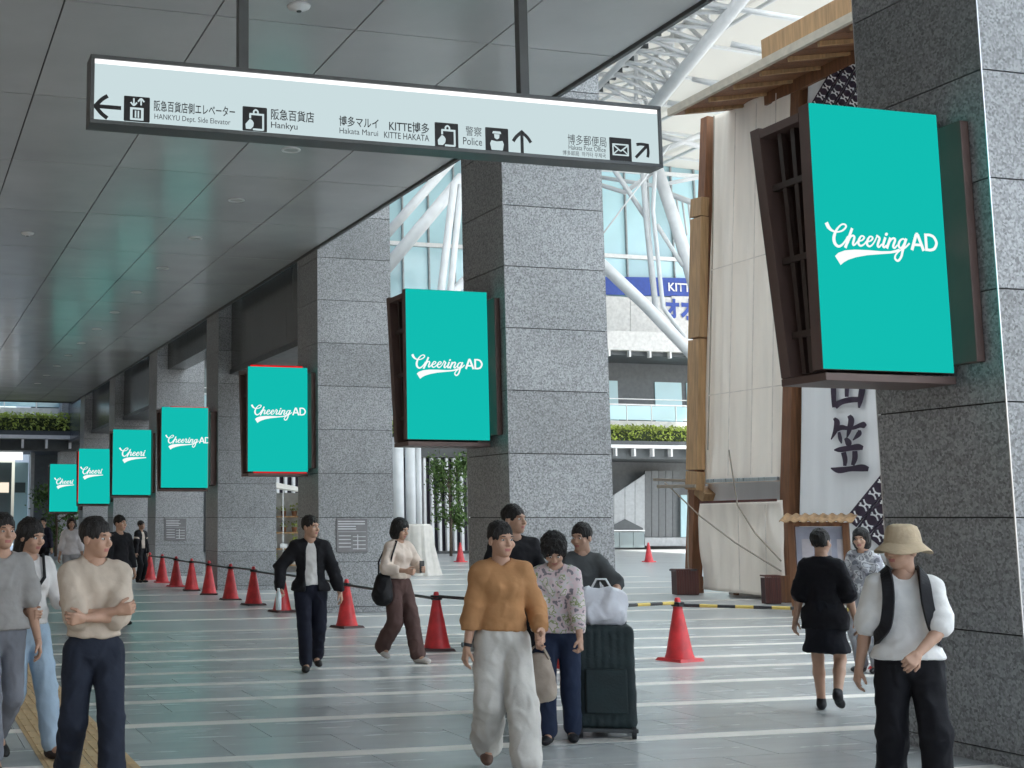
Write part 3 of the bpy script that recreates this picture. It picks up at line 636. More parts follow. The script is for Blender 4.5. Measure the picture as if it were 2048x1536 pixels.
# vertical slat screen and tree in front of it
LY = 56.0
a = ony(535, 1105, LY).x; b = ony(938, 1105, LY).x
scr = thing('slat_screen', 'tall screen of white vertical slats behind the columns', 'screen', (a, LY, 0))
zt = ony(880, 916, LY).z
sm_ = MB().box(0, .12, -.2, 0, .12, zt).mesh('slat')
k = 0
while k * .36 < b - a: obj('slat', sm_, M['white'], scr, (k * .36, 0, 0)); k += 1
BOX('backing', mat('screen_backing', (.035, .028, .045), .7), scr, 0, b - a, .12, .2, .1, zt + .02)
BOX('top_rail', M['darkmetal'], scr, -.1, b - a + .1, -.3, .25, zt + .025, zt + .5); BOX('bottom_rail', M['darkmetal'], scr, -.1, b - a + .1, -.22, .1, 0, .115)
def tree(loc, h_, rx, n_, leafs, label, seed, z0f=.35):
    t = thing('tree', label, 'tree', loc); r_ = random.Random(seed); mb = MB()
    mb.tube([(0, 0, 0), (.03, .02, h_ * .35), (-.05, .0, h_ * .7), (0, .03, h_ * .9)], [.07, .055, .035, .012], 8); mb.build('trunk', M['bark'], t, smooth=True)
    cl = []
    for i in range(16):
        z = h_ * r_.uniform(z0f, .95); an = r_.uniform(0, 6.28); q = rx * r_.uniform(.3, 1) * (1.1 - .5 * abs(z / h_ - .6))
        c = (q * math.cos(an), q * math.sin(an), z); cl.append(c)
        MB().tube([(0, 0, z * .78), (c[0] * .5, c[1] * .5, z * .9), c], [.025, .015, .006], 5).build('limb', M['bark'], t)
    def fn(rr):
        c = rr.choice(cl); return [c[i] + rr.gauss(0, 1) * (.26, .26, .32)[i] * rx * .75 for i in range(3)]
    tag(leaves(n_, fn, leafs, seed=seed).build('crown', M['leaf'], t), kind='stuff')
tree(onz(902, 1112) , 4.2, 1.0, 2600, .085, 'slender green tree in front of the white slat screen', 4, .25)
tree(ony(112, 1075, 56) * 1 + Vector((0, 0, -ony(112, 1075, 56).z)), 3.4, .9, 1800, .09, 'leafy shrub at the far end of the walkway under the lowest display', 9, .1)

# ------------------------------------------------------------------ roof with white trusses
RZ = lambda x: 22.0 - .045 * (x - 8)
roof = thing('plaza_roof', 'white translucent roof with tubular trusses above the plaza', 'roof', (8, 0, 0))
def rp(x, y): return (x - 8, y, RZ(x))
PX, PY = 4.0, 3.6
for i in range(10):
    me = MB(); x0_, x1_ = 6.78 + i * PX + .012, 6.78 + (i + 1) * PX - .012
    me.hexa([(0, 0, RZ(x0_) - .04), (x1_ - x0_, 0, RZ(x1_) - .04), (x1_ - x0_, PY - .024, RZ(x1_) - .04), (0, PY - .024, RZ(x0_) - .04), (0, 0, RZ(x0_)), (x1_ - x0_, 0, RZ(x1_)), (x1_ - x0_, PY - .024, RZ(x1_)), (0, PY - .024, RZ(x0_))])
    mesh = me.mesh('roof_panel')
    for j in range(26):
        o = bpy.data.objects.new('roof_panel', mesh)
        if not mesh.materials: mesh.materials.append(M['roofpanel'])
        o.location = (x0_ - 8, -26 + j * PY, 0); link(o, roof)
        if -26 + j * PY > 33: o.material_slots[0].link = 'OBJECT'; o.material_slots[0].material = M['membrane_dim']  # bays in view get the dimmed copy
        elif j % 4 == 1: o.material_slots[0].link = 'OBJECT'; o.material_slots[0].material = M['roofglass']
for j in range(27): MB().bar(rp(7.2, -26.1 + j * PY), rp(47.2, -26.1 + j * PY), .16, .3).build('purlin', M['pipe'], roof)
for i in range(11): MB().tube([(6.78 + i * PX - 8, -26, RZ(6.78 + i * PX) - .35), (6.78 + i * PX - 8, 67.5, RZ(6.78 + i * PX) - .35)], .09, 8).build('rafter', M['pipe'], roof)
def P3(u, v, Y): p = ony(u, v, Y); return Vector((p.x - 8, p.y, p.z))
def strut(name, pts, r): MB().tube(pts, r, 12).build(name, M['pipe'], roof, smooth=True)
A, B = P3(1300, 222, 43), P3(1515, -40, 36); C1, D1 = P3(1192, 178, 44), P3(1402, -40, 37.5); E1, F1 = P3(1262, 168, 47), P3(1450, -40, 40)
strut('main_chord', [A, B], .24); strut('chord', [C1, D1], .13); strut('chord', [E1, F1], .14)
for i in range(9):
    t0, t1 = i / 9, (i + .5) / 9; t2 = (i + 1) / 9
    m0, m1, m2 = A.lerp(B, t0), A.lerp(B, t1), A.lerp(B, t2)
    strut('web', [m0, C1.lerp(D1, t1)], .07); strut('web', [C1.lerp(D1, t1), m2], .07); strut('web', [m0, E1.lerp(F1, t1)], .08); strut('web', [E1.lerp(F1, t1), m2], .08); strut('web', [C1.lerp(D1, t0), E1.lerp(F1, t1)], .055)
    q = C1.lerp(D1, t1); 
for i in range(14):
    q = P3(1186 + i * 13, 186 - i * 12.5, 44.2); MB().box(q.x - .12, q.x + .12, q.y - .05, q.y + .05, q.z - .22, q.z + .1).build('dark_vent', M['soffit'], roof)
for (a, b) in [((1178, 147, 44), (1285, 152, 45)), ((1250, 78, 42), (1345, 84, 43)), ((1335, 205, 43), (1450, 222, 42)), ((1385, 158, 41), (1470, 178, 40)), ((1462, 88, 38), (1610, 118, 37)), ((1370, 0, 38), (1700, 55, 36)), ((1180, 182, 44), (1360, 210, 43))]: strut('cross_beam', [P3(*a), P3(*b)], .1 if a[1] != 182 else .035)
for u in (1272, 1345, 1417): strut('hanger', [P3(u, 200 - (u - 1272) * .72, 43), P3(u, 20 - (u - 1272) * .3, 43)], .07)
N0 = P3(1312, 330, 42)
strut('branch', [A, N0], .22); strut('branch', [N0, P3(1352, 450, 41), P3(1398, 600, 40)], .22)
strut('branch', [P3(1172, 498, 40), P3(1290, 610, 40), P3(1412, 738, 40)], .2)
strut('branch', [P3(1286, 338, 41.5), P3(1292, 430, 41.5), P3(1312, 622, 40.6)], .105)
strut('branch', [P3(1310, 345, 41.2), P3(1306, 420, 41.2), P3(1326, 615, 40.6), P3(1370, 675, 40.4)], .075)
strut('branch', [P3(1222, 330, 42), P3(1262, 390, 42), P3(1290, 432, 41.6)], .09); strut('branch', [P3(1314, 450, 41.2), P3(1366, 532, 40.5)], .08)
strut('branch', [P3(1185, 365, 44), P3(1250, 385, 43), P3(1312, 340, 42)], .09); strut('branch', [P3(1185, 352, 46), P3(1312, 372, 44), P3(1420, 350, 43)], .08)
strut('branch', [P3(1330, 385, 46), P3(1425, 420, 45)], .12); strut('branch', [P3(1325, 300, 46), P3(1420, 262, 46)], .12); strut('branch', [P3(1315, 270, 46), P3(1430, 300, 46)], .12)
for i in range(7): strut('web', [P3(1340 + i * 12, 388 + i * 4, 46), P3(1352 + i * 11, 460 + i * 5, 47)], .045)
strut('cable', [P3(1340, 290, 41), P3(1195, 482, 41)], .03)
# strut tree between the second and third columns
BP = onz(826, 1150)
strut('branch', [P3(828, 885, 36.2), P3(881, 590, 36.6), P3(908, 370, 37)], .12); strut('branch', [P3(846, 885, 36), P3(900, 590, 36.6), P3(922, 370, 37)], .1)
strut('branch', [P3(765, 545, 38), P3(925, 355, 38)], .2); strut('branch', [P3(765, 478, 41), P3(905, 320, 41)], .16); strut('branch', [P3(880, 615, 36.8), P3(930, 560, 37.5)], .14)
for u, rr in ((797, .17), (822, .15), (838, .09)):
    p = ony(u, 1040, 36.2); MB().tube([(p.x - 8, 36.2, 0), (p.x - 8, 36.2, P3(u, 875, 36.2).z)], rr, 14).build('pipe_column', M['pipe'], roof, smooth=True)
for j in range(5):
    for x_ in (10.0, 26.0, 42.0):
        y_ = -18 + j * 18
        if x_ == 10.0: continue
        MB().tube([(x_ - 8, y_, 0), (x_ - 8, y_, RZ(x_) - .3)], .2, 12).build('pipe_column', M['pipe'], roof, smooth=True) if not (10 < y_ < 50 and x_ < 40) else None
# draped base
dp = MB(); n_ = 60; prof = [(0, .62), (.25, .56), (.8, .45), (1.35, .40), (1.42, .34)]; vs = []
for z, r_ in prof:
    for k in range(n_):
        an = 2 * math.pi * k / n_; rr = r_ * (1 + (.05 + .05 * (1 - z / 1.42)) * math.sin(k * 1.1 + math.sin(k * .7) * 1.5)); vs.append((rr * math.cos(an) * 1.05, rr * math.sin(an) * .8, z))
fs = [(i * n_ + k, i * n_ + (k + 1) % n_, (i + 1) * n_ + (k + 1) % n_, (i + 1) * n_ + k) for i in range(len(prof) - 1) for k in range(n_)] + [tuple(4 * n_ + k for k in range(n_))]
pb = onz(848, 1152); tag(dp.add(vs, fs).build('draped_base', M['drape'], None, smooth=True, loc=(pb.x, pb.y + .45, 0)), 'waist-high pillar base wrapped in a pale pleated drape', 'draped base')

# ------------------------------------------------------------------ tall festival shelter wrapped in canvas
def onf(u, v, off=0.0):   # the leaning west face: X = 16.55 + .062 z
    r_ = ray(u, v); t_ = (16.55 + off + .062 * EYE) / (r_[0] - .062 * r_[2]); return Vector(_C + r_ * t_)
sh = thing('festival_shelter', 'tall wooden festival shelter wrapped in off-white canvas under wide eaves', 'shelter', (0, 0, 0))
def cloth(name, m, corners, nu, nv, off, amp, seed, parent):
    """corners: TL TR BR BL in photograph pixels on the leaning face"""
    TL, TR, BR, BL = [np.array(c, float) for c in corners]; vs = []
    for j in range(nv + 1):
        for i in range(nu + 1):
            s, t_ = i / nu, j / nv; q = TL * (1 - s) * (1 - t_) + TR * s * (1 - t_) + BR * s * t_ + BL * (1 - s) * t_
            p = onf(q[0], q[1], off); k = mnoise.noise(Vector((s * 5 + seed, t_ * 1.6, 0))) * amp + mnoise.noise(Vector((s * 16 + seed, t_ * 3, 5))) * amp * .45
            vs.append((p.x - .02 - k, p.y, p.z))
    fs = [(j * (nu + 1) + i, j * (nu + 1) + i + 1, (j + 1) * (nu + 1) + i + 1, (j + 1) * (nu + 1) + i) for j in range(nv) for i in range(nu)]
    me = MB().add(vs, fs).mesh(name); face_to(me, (-1, 0, 0)); o = obj(name, me, M[m], parent, smooth=True)
    so_ = o.modifiers.new('thickness', 'SOLIDIFY'); so_.thickness = .012; return o
cloth('canvas', 'canvas', [(1428, 232), (1583, 155), (1577, 962), (1408, 968)], 40, 80, -.10, .10, 1, sh)
cloth('canvas', 'canvas', [(1402, 1003), (1566, 1000), (1572, 1196), (1404, 1178)], 40, 24, -.12, .10, 7, sh)
cloth('inner_sheet', 'banner', [(1420, 940), (1580, 936), (1578, 1030), (1412, 1034)], 14, 6, .12, .03, 3, sh)
def seam(pts, w=.03, off=-.225):
    mb = MB()
    for a_, b_ in zip(pts[:-1], pts[1:]): mb.bar(onf(*a_, off), onf(*b_, off), w, .006, up=(1, 0, 0))
    mb.build('seam', M['seam'], sh)
M['seam'] = mat('canvas_seam', (.70, .62, .55), .9)
for s_ in (.28, .55, .8): seam([(1428 + 155 * s_ + (-20 + 14 * s_) * t_, 232 - 77 * s_ + (736 + 71 * s_) * t_) for t_ in np.linspace(.02, .98, 9)])
for t_ in (.42, .76): seam([(1428 + 155 * s_ + (-20 + 14 * s_) * t_, 232 - 77 * s_ + (736 + 71 * s_) * t_) for s_ in np.linspace(.02, .98, 6)], .022)
for s_ in (.45, .78): seam([(1402 + 164 * s_ + 4 * t_, 1003 + 178 * t_ + 12 * s_ * t_) for t_ in np.linspace(.03, .96, 5)], .025, -.24)
def fbar(name, m, a, b, w, h_, oa=0., ob=None): MB().bar(onf(a[0], a[1], oa), onf(b[0], b[1], oa if ob is None else ob), w, h_, up=(1, 0, 0)).build(name, M[m], sh, bevel=.006)
fbar('post', 'wood', (1418, 236), (1386, 1180), .26, .26, .05); fbar('post', 'wood', (1602, 150), (1576, 1198), .28, .28, .02)
pN = onf(1386, 1180, .05); pS = onf(1576, 1198, .02)
for o_ in (pN, pS): o_.z = 0
BOX('post_foot', M['wood'], sh, pN.x - .16, pN.x + .16, pN.y - .16, pN.y + .16, 0, .35); BOX('post_foot', M['wood'], sh, pS.x - .2, pS.x + .2, pS.y - .2, pS.y + .2, 0, .5)
for a, b in (((1400, 397), (1398, 434)), ((1399, 437), (1395, 676)), ((1395, 680), (1391, 940)), ((1391, 943), (1389, 980))): fbar('plank', 'woodlight', a, b, .42, .2, -.2)
fbar('tie_pole', 'trim', (1415, 962), (1556, 957), .07, .07, -.25); fbar('tie_pole', 'wooddark', (1400, 1005), (1552, 1000), .05, .05, -.25)
fbar('stick', 'rope', (1308, 959), (1392, 962), .06, .06, -.1); fbar('stick', 'rope', (1316, 973), (1392, 972), .07, .07, -.3); fbar('stick', 'darkmetal', (1340, 1140), (1392, 1140), .04, .04, -.5)
fbar('beam', 'woodlight', (1402, 980), (1420, 996), .2, .3, 0)
def rope(pts, off=-.3):
    MB().tube([onf(u, v, off) for u, v in pts], .016, 5).build('rope', M['rope'], sh)
rope([(1330, 965), (1400, 1032), (1470, 1085), (1562, 1142)]); rope([(1458, 900), (1475, 1010), (1510, 1066), (1562, 1122)]); rope([(1376, 985), (1376, 1120), (1378, 1150)])
rope([(1428, 232), (1425, 500), (1416, 900)], -.2)
# body behind the face so that it has depth
ya_, yb_ = onf(1590, 600).y, onf(1420, 600).y; ys_ = 14.5
MB().hexa([(17.0, ys_, 0), (23.5, ys_, 0), (23.5, yb_ - .1, 0), (17.0, yb_ - .1, 0), (17.6, ys_, 10.2), (22.8, ys_, 10.2), (22.8, yb_ - .1, 10.2), (17.6, yb_ - .1, 10.2)]).build('inner_wall', mat('canvas_back', (.5, .47, .44), .85), sh)
for yy_ in np.linspace(ya_ + .4, yb_ - .4, 3): BOX('stud', M['wood'], sh, 16.95, 17.25, yy_ - .06, yy_ + .06, 0, .3)
# eaves
ez0 = onx(1342, 232, 15.6).z; ex = 15.6; ix_ = 17.2; iz = 10.32; yn = onx(1342, 232, 15.6).y; ysouth = 14.0
nb = 12
for i in range(nb):
    y0_, y1_ = ysouth + (yn - ysouth) * i / nb, ysouth + (yn - ysouth) * (i + 1) / nb - .012
    MB().hexa([(ex, y0_, ez0), (ix_ + 2, y0_, iz + .3), (ix_ + 2, y1_, iz + .3), (ex, y1_, ez0), (ex, y0_, ez0 + .06), (ix_ + 2, y0_, iz + .36), (ix_ + 2, y1_, iz + .36), (ex, y1_, ez0 + .06)]).build('eave_board', M['wood'], sh)
    ym = (y0_ + y1_) / 2; MB().bar((ex + .08, ym, ez0 - .03), (ix_ + .1, ym, iz - .015), .07, .09).build('rafter', M['woodlight'], sh)
MB().bar((ex - .04, ysouth, ez0 + .07), (ex - .04, yn, ez0 + .07), .09, .16).build('fascia', mat('pale_trim', (.5, .44, .36), .6), sh)
MB().bar((ix_ - .12, ysouth, iz - .18), (ix_ - .12, yn - 1.2, iz - .18), .12, .24).build('wall_plate', M['wood'], sh)
fy = onx(1522, 92, 16.3); MB().box(16.3, 16.5, ysouth, fy.y, fy.z - .42, fy.z + .12).build('ridge_board', M['woodlight'], sh, bevel=.01)
MB().hexa([(ex, ysouth, ez0 + .07), (ix_ + 2, ysouth, iz + .37), (ix_ + 2, yn, iz + .37), (ex, yn, ez0 + .07), (ex, ysouth, ez0 + .13), (ix_ + 2, ysouth, iz + .5), (ix_ + 2, yn, iz + .5), (ex, yn, ez0 + .13)]).build('roof_sheet', mat('roof_sheet', (.4, .37, .33), .7), sh)
# weight boxes
def crate(u0, u1, v, label):
    a = onz(u0, v); b = onz(u1, v); w = (b - a).length; t = thing('weight_box', label, 'box', ((a.x + b.x) / 2, (a.y + b.y) / 2 + w * .3, 0), math.atan2(b.y - a.y, b.x - a.x))
    for i in range(9): BOX('slat', M['wooddark'], t, -w / 2 + w * i / 9 + .005, -w / 2 + w * (i + 1) / 9 - .005, -w * .42, -w * .38, .02, .50)
    BOX('body', mat('weight_core', (.05, .014, .012), .6), t, -w / 2 + .01, w / 2 - .01, -w * .375, w * .4, 0, .48)
    BOX('lid', M['wooddark'], t, -w / 2, w / 2, -w * .43, w * .42, .502, .53)
crate(1356, 1401, 1190, 'dark red slatted weight box at the left foot of the canvas shelter'); crate(1533, 1565, 1208, 'dark red slatted weight box beside the right post of the canvas shelter')

# banner with brush lettering
ban = thing('hanging_banner', 'tall white cloth banner with dark brush characters and patterned corners', 'banner', (0, 0, 0))
cloth('cloth', 'banner', [(1619, 140), (1790, 60), (1790, 1130), (1598, 1060)], 36, 70, -.05, .035, 11, ban)
to_b = lambda u, v, l: onf(u, v, -.13 - l)
def zz(x, y): return (1560 + x * .1302, 760 + y * .1302)
def brush(name, strokes):
    mb = MB()
    for i, s in enumerate(strokes): ribbon(mb, [(*zz(p[0], p[1]), p[2] * .1302) for p in s], 1, to_b, 5, 0, i * .001)
    obj(name, face_to(mb.mesh(name), (-1, 0, 0)), M['ink'], ban)
brush('character', [[(810, -110, 60), (820, 100, 85), (825, 300, 75), (835, 420, 70)], [(1020, -240, 70), (1030, 0, 80), (1025, 260, 60)], [(1270, -90, 75), (1265, 100, 95), (1235, 300, 85), (1212, 430, 30)], [(840, 400, 110), (940, 340, 85), (1080, 305, 90), (1240, 300, 80)]])
brush('character', [[(830, 585, 40), (875, 650, 90), (850, 780, 70), (785, 915, 16)], [(860, 770, 60), (940, 730, 80), (1030, 740, 60), (1130, 735, 55), (1220, 700, 70), (1290, 690, 100), (1330, 690, 20)], [(905, 800, 45), (925, 900, 60), (945, 975, 20)], [(1060, 545, 60), (1095, 620, 95), (1060, 780, 70), (1030, 880, 20)], [(1220, 770, 40), (1210, 830, 80), (1120, 925, 16)], [(1005, 890, 50), (1050, 960, 100), (1050, 1010, 70)],
                    [(830, 1075, 20), (920, 1070, 80), (1080, 1045, 85), (1200, 1030, 100), (1275, 1045, 60)], [(975, 1110, 80), (1000, 1220, 75), (995, 1320, 50)], [(1150, 1090, 80), (1150, 1200, 85), (1115, 1310, 55)], [(780, 1355, 20), (900, 1385, 95), (1080, 1365, 80), (1260, 1350, 110), (1360, 1370, 70)]])
def corner(name, P0, P1, wide, nband, sgn):
    """bands of pale motifs on dark cloth, running from P0 to P1 in photograph pixels; successive bands step to the lower right"""
    P0 = np.array(P0, float); P1 = np.array(P1, float); d = (P1 - P0); L_ = np.linalg.norm(d); d /= L_; nn = np.array((-d[1], d[0])); nn = nn if nn[0] > 0 else -nn
    t3 = lambda q, l: onf(q[0], q[1], -.13 - l)
    for b_ in range(nband):
        o0 = nn * wide * b_; mb = MB(); mb.add([t3(P0 + o0 + nn * .8, 0), t3(P1 + o0 + nn * .8, 0), t3(P1 + o0 + nn * (wide - .8), 0), t3(P0 + o0 + nn * (wide - .8), 0)], [(0, 1, 2, 3)])
        bo = obj('pattern_band', face_to(mb.mesh('pattern_band'), (-1, 0, 0)), M['ink'], ban)
        k = 0
        while (k + 1) * wide * 1.0 < L_:
            c = P0 + o0 + nn * wide / 2 + d * (k + .5) * wide * 1.0; k += 1; w_ = wide * .36; mo = MB()
            q = lambda x, y, l: t3(c + d * x * w_ + nn * y * w_, l)
            for i, s in enumerate([[(-.7, -.9), (-.35, -.3), (-.35, .3), (-.7, .9)], [(.7, -.9), (.35, -.3), (.35, .3), (.7, .9)], [(-.35, 0), (.35, 0)], [(-.15, -1), (-.45, -.6)], [(.15, 1), (.45, .6)]]): ribbon(mo, s, .3, q, 4, 0, .004 + i * .0006)
            obj('motif', face_to(mo.mesh('motif'), (-1, 0, 0)), M['banner'], bo)
corner('top', (1617, 214), (1684, 101), 21, 4, 1); corner('bottom', (1690, 1036), (1768, 940), 30, 3, 1)

# notice stand with a corrugated roof
nb0 = onz(1592, 1232); nb1 = onz(1702, 1236); dv = nb1 - nb0; wN = dv.length
st = thing('notice_stand', 'wooden notice stand with a small wavy roof in front of the banner', 'notice stand', nb0, math.atan2(dv.y, dv.x))
for x in (0, wN): BOX('post', M['wood'], st, x - .05, x + .05, -.05, .05, 0, 1.52, .005)
BOX('board', mat('notice_sheet', (.33, .33, .40), .4, var=.3, scale=2.5), st, .06, wN - .06, .0, .03, .55, 1.45)
BOX('rail', M['wood'], st, .052, wN - .052, -.03, .04, .45, .545); BOX('rail', M['wood'], st, .052, wN - .052, -.03, .04, 1.455, 1.53)
for i in range(3): BOX('notice_paper', mat('paper', (.5, .45, .47), .6), st, .15 + i * .27, .33 + i * .27, -.012, -.003, .8, 1.25)
mbr = MB(); nw = 40; vs = []
for y_, z_ in ((-.28, 1.54), (.3, 1.66)):
    for i in range(nw + 1): vs.append((-.14 + (wN + .28) * i / nw, y_, z_ + .018 * math.sin(i * 1.25)))
o = mbr.add(vs, [(i, i + 1, nw + 2 + i, nw + 1 + i) for i in range(nw)]).build('wavy_roof', M['woodlight'], st, smooth=True); sm2 = o.modifiers.new('t', 'SOLIDIFY'); sm2.thickness = .015

# flower stall seen between the third and fourth columns
fs0 = onz(566, 1150); sta = thing('flower_stall', 'pale stall with shelves of pots seen between two granite columns', 'stall', fs0, -.3)
for i in range(4): BOX('shelf', M['woodlight'], sta, -.7, .9, .0, .5, .25 + i * .45, .29 + i * .45)
for x in (-.7, .86): BOX('upright', M['white'], sta, x, x + .04, .0, .5, 0, 2.3)
BOX('back_board', M['facade'], sta, -.7, .9, .51, .54, 0.05, 2.3)
MB().hexa([(-.9, -.5, 2.5), (1.1, -.5, 2.2), (1.1, .6, 2.3), (-.9, .6, 2.7), (-.9, -.5, 2.54), (1.1, -.5, 2.24), (1.1, .6, 2.34), (-.9, .6, 2.74)]).build('awning', M['drape'], sta)
BOX('awning_post', M['white'], sta, .0, .03, -.46, -.43, 0, 2.36)
r = random.Random(2)
for i in range(4):
    for j in range(5):
        x = -.58 + j * .3; z = .29 + i * .45; hh = r.uniform(.12, .28)
        if r.random() < .5: BOX('box', M['white'] if r.random() < .7 else M['darkmetal'], sta, x - .1, x + .1, .05, .3, z + .001, z + hh)
        else:
            pt = MB().lathe([(.06, 0), (.085, .14), (.075, .14)], 10).build('pot', M['facade'] if r.random() < .5 else M['wood'], sta, loc=(x, .2, z + .001))
            tag(leaves(40, lambda r_: (r_.gauss(0, .06), r_.gauss(0, .06), .15 + abs(r_.gauss(0, .09))), .04, seed=i * 9 + j).build('leaves', M['leaf2'], pt), kind='stuff')
# ------------------------------------------------------------------ people: distance-field bodies turned into meshes
class SDF:
    def __init__(s, lo, hi, h):
        s.h = h; s.lo = np.array(lo, np.float32); s.n = np.ceil((np.array(hi) - s.lo) / h).astype(int) + 1
        s.ax = [(s.lo[i] + h * np.arange(s.n[i])).astype(np.float32) for i in range(3)]
        s.d = np.full(s.n, 9.0, np.float32)
    def _sl(s, lo, hi):
        a = np.clip(((np.array(lo) - s.lo) / s.h).astype(int) - 1, 0, s.n - 1); b = np.clip(((np.array(hi) - s.lo) / s.h).astype(int) + 3, 1, s.n)
        sl = tuple(slice(int(a[i]), int(max(b[i], a[i] + 1))) for i in range(3))
        return sl, s.ax[0][sl[0]][:, None, None], s.ax[1][sl[1]][None, :, None], s.ax[2][sl[2]][None, None, :]
    def _merge(s, sl, d, k, op):
        o = s.d[sl]
        if op == 'add':
            if k > 0: hh = np.clip(.5 + .5 * (o - d) / k, 0, 1); s.d[sl] = o * (1 - hh) + d * hh - k * hh * (1 - hh)
            else: s.d[sl] = np.minimum(o, d)
        else:
            d = -d; hh = np.clip(.5 - .5 * (o - d) / max(k, 1e-4), 0, 1); s.d[sl] = o * (1 - hh) + d * hh + k * hh * (1 - hh)
    def cone(s, a, b, ra, rb, k=.03, ky=1.0, op='add'):
        a = np.array(a, float); b = np.array(b, float); m = max(ra, rb) + .05 + k
        sl, X, Y, Z = s._sl(np.minimum(a, b) - m, np.maximum(a, b) + m)
        cy = (a[1] + b[1]) / 2; Yl = cy + (Y - cy) / ky; ay = cy + (a[1] - cy) / ky; by = cy + (b[1] - cy) / ky
        dx, dy, dz = b[0] - a[0], by - ay, b[2] - a[2]; L2 = dx * dx + dy * dy + dz * dz + 1e-9
        t = np.clip(((X - a[0]) * dx + (Yl - ay) * dy + (Z - a[2]) * dz) / L2, 0, 1)
        d = np.sqrt((X - a[0] - t * dx) ** 2 + (Yl - ay - t * dy) ** 2 + (Z - a[2] - t * dz) ** 2) - (ra + (rb - ra) * t)
        s._merge(sl, (d * min(1, (ky + 1) / 2)).astype(np.float32), k, op)
    def ell(s, c, r, k=.02, op='add', R=None):
        c = np.array(c, float); r = np.array(r, float); m = max(r) + .04 + k
        sl, X, Y, Z = s._sl(c - m, c + m); x, y, z = X - c[0], Y - c[1], Z - c[2]
        if R is not None: x, y, z = (R[0][0] * x + R[1][0] * y + R[2][0] * z), (R[0][1] * x + R[1][1] * y + R[2][1] * z), (R[0][2] * x + R[1][2] * y + R[2][2] * z)
        k0 = np.sqrt((x / r[0]) ** 2 + (y / r[1]) ** 2 + (z / r[2]) ** 2); k1 = np.sqrt((x / r[0] ** 2) ** 2 + (y / r[1] ** 2) ** 2 + (z / r[2] ** 2) ** 2) + 1e-6
        s._merge(sl, (k0 * (k0 - 1) / k1).astype(np.float32), k, op)
    def cut(s, p, n):   # keep the side the normal points away from
        n = np.array(n, float); n /= np.linalg.norm(n)
        d = (s.ax[0][:, None, None] - p[0]) * n[0] + (s.ax[1][None, :, None] - p[1]) * n[1] + (s.ax[2][None, None, :] - p[2]) * n[2]
        s.d = np.maximum(s.d, d.astype(np.float32))
    def surf(s):
        D = s.d; ins = D < 0; n = s.n
        c = np.zeros(n - 1, np.uint8)
        for i in (0, 1):
            for j in (0, 1):
                for k in (0, 1): c += ins[i:n[0] - 1 + i, j:n[1] - 1 + j, k:n[2] - 1 + k]
        act = (c > 0) & (c < 8); idx = np.full(n - 1, -1, np.int64); cells = np.argwhere(act); idx[act] = np.arange(len(cells))
        acc = np.zeros((len(cells), 3)); cnt = np.zeros(len(cells))
        for ax in range(3):
            o1, o2 = [a for a in range(3) if a != ax]
            for i in (0, 1):
                for j in (0, 1):
                    p = cells.copy(); p[:, o1] += i; p[:, o2] += j; q = p.copy(); q[:, ax] += 1
                    d0 = D[p[:, 0], p[:, 1], p[:, 2]]; d1 = D[q[:, 0], q[:, 1], q[:, 2]]; m = (d0 < 0) != (d1 < 0)
                    t = np.where(m, d0 / np.where(np.abs(d0 - d1) < 1e-9, 1e-9, d0 - d1), 0)
                    pt = p.astype(float); pt[:, ax] += t; acc[m] += pt[m]; cnt[m] += 1
        v = s.lo + s.h * acc / np.maximum(cnt, 1)[:, None]
        fs = []
        for ax in range(3):
            o1, o2 = (ax + 1) % 3, (ax + 2) % 3; sl0 = [slice(None)] * 3; sl1 = [slice(None)] * 3; sl0[ax] = slice(0, -1); sl1[ax] = slice(1, None)
            a_, b_ = ins[tuple(sl0)], ins[tuple(sl1)]; e = np.argwhere(a_ != b_); e = e[(e[:, o1] > 0) & (e[:, o2] > 0) & (e[:, o1] < n[o1] - 1) & (e[:, o2] < n[o2] - 1)]
            if not len(e): continue
            q = []
            for (i, j) in ((-1, -1), (0, -1), (0, 0), (-1, 0)): p = e.copy(); p[:, o1] += i; p[:, o2] += j; q.append(idx[p[:, 0], p[:, 1], p[:, 2]])
            q = np.stack(q, 1); fl = ~a_[e[:, 0], e[:, 1], e[:, 2]]; q[fl] = q[fl][:, ::-1]; fs.append(q)
        f = np.concatenate(fs); return v, f[(f >= 0).all(1)]
def relax(v, f, it=1, w=.5):
    e = np.concatenate([f[:, [0, 1]], f[:, [1, 2]], f[:, [2, 3]], f[:, [3, 0]]])
    for _ in range(it):
        a = np.zeros_like(v); c = np.zeros(len(v)); np.add.at(a, e[:, 0], v[e[:, 1]]); np.add.at(a, e[:, 1], v[e[:, 0]]); np.add.at(c, e[:, 0], 1); np.add.at(c, e[:, 1], 1)
        v = v * (1 - w) + w * a / np.maximum(c, 1)[:, None]
    return v
def wrinkle(v, f, amp, fx, fz, seed, fine=.35):
    n = np.zeros_like(v); fn = np.cross(v[f[:, 1]] - v[f[:, 0]], v[f[:, 2]] - v[f[:, 0]])
    for i in range(4): np.add.at(n, f[:, i], fn)
    n /= np.linalg.norm(n, axis=1)[:, None] + 1e-9
    k = np.array([mnoise.noise(Vector((p[0] * fx + seed, p[1] * fx, p[2] * fz + seed))) + fine * mnoise.noise(Vector((p[0] * fx * 2.6, p[1] * fx * 2.6 + seed, p[2] * fz * 2.2))) for p in v])
    rg = np.array([.35 - abs(mnoise.noise(Vector((p[0] * fx * .9 + p[2] * 3 + seed, p[1] * fx * .9, p[2] * fz * .9 - p[0] * 4)))) * 1.6 for p in v]) if fine < .58 else 0
    return v + n * (np.maximum(k + rg, -.2 if fine < .58 else -9) * amp)[:, None]
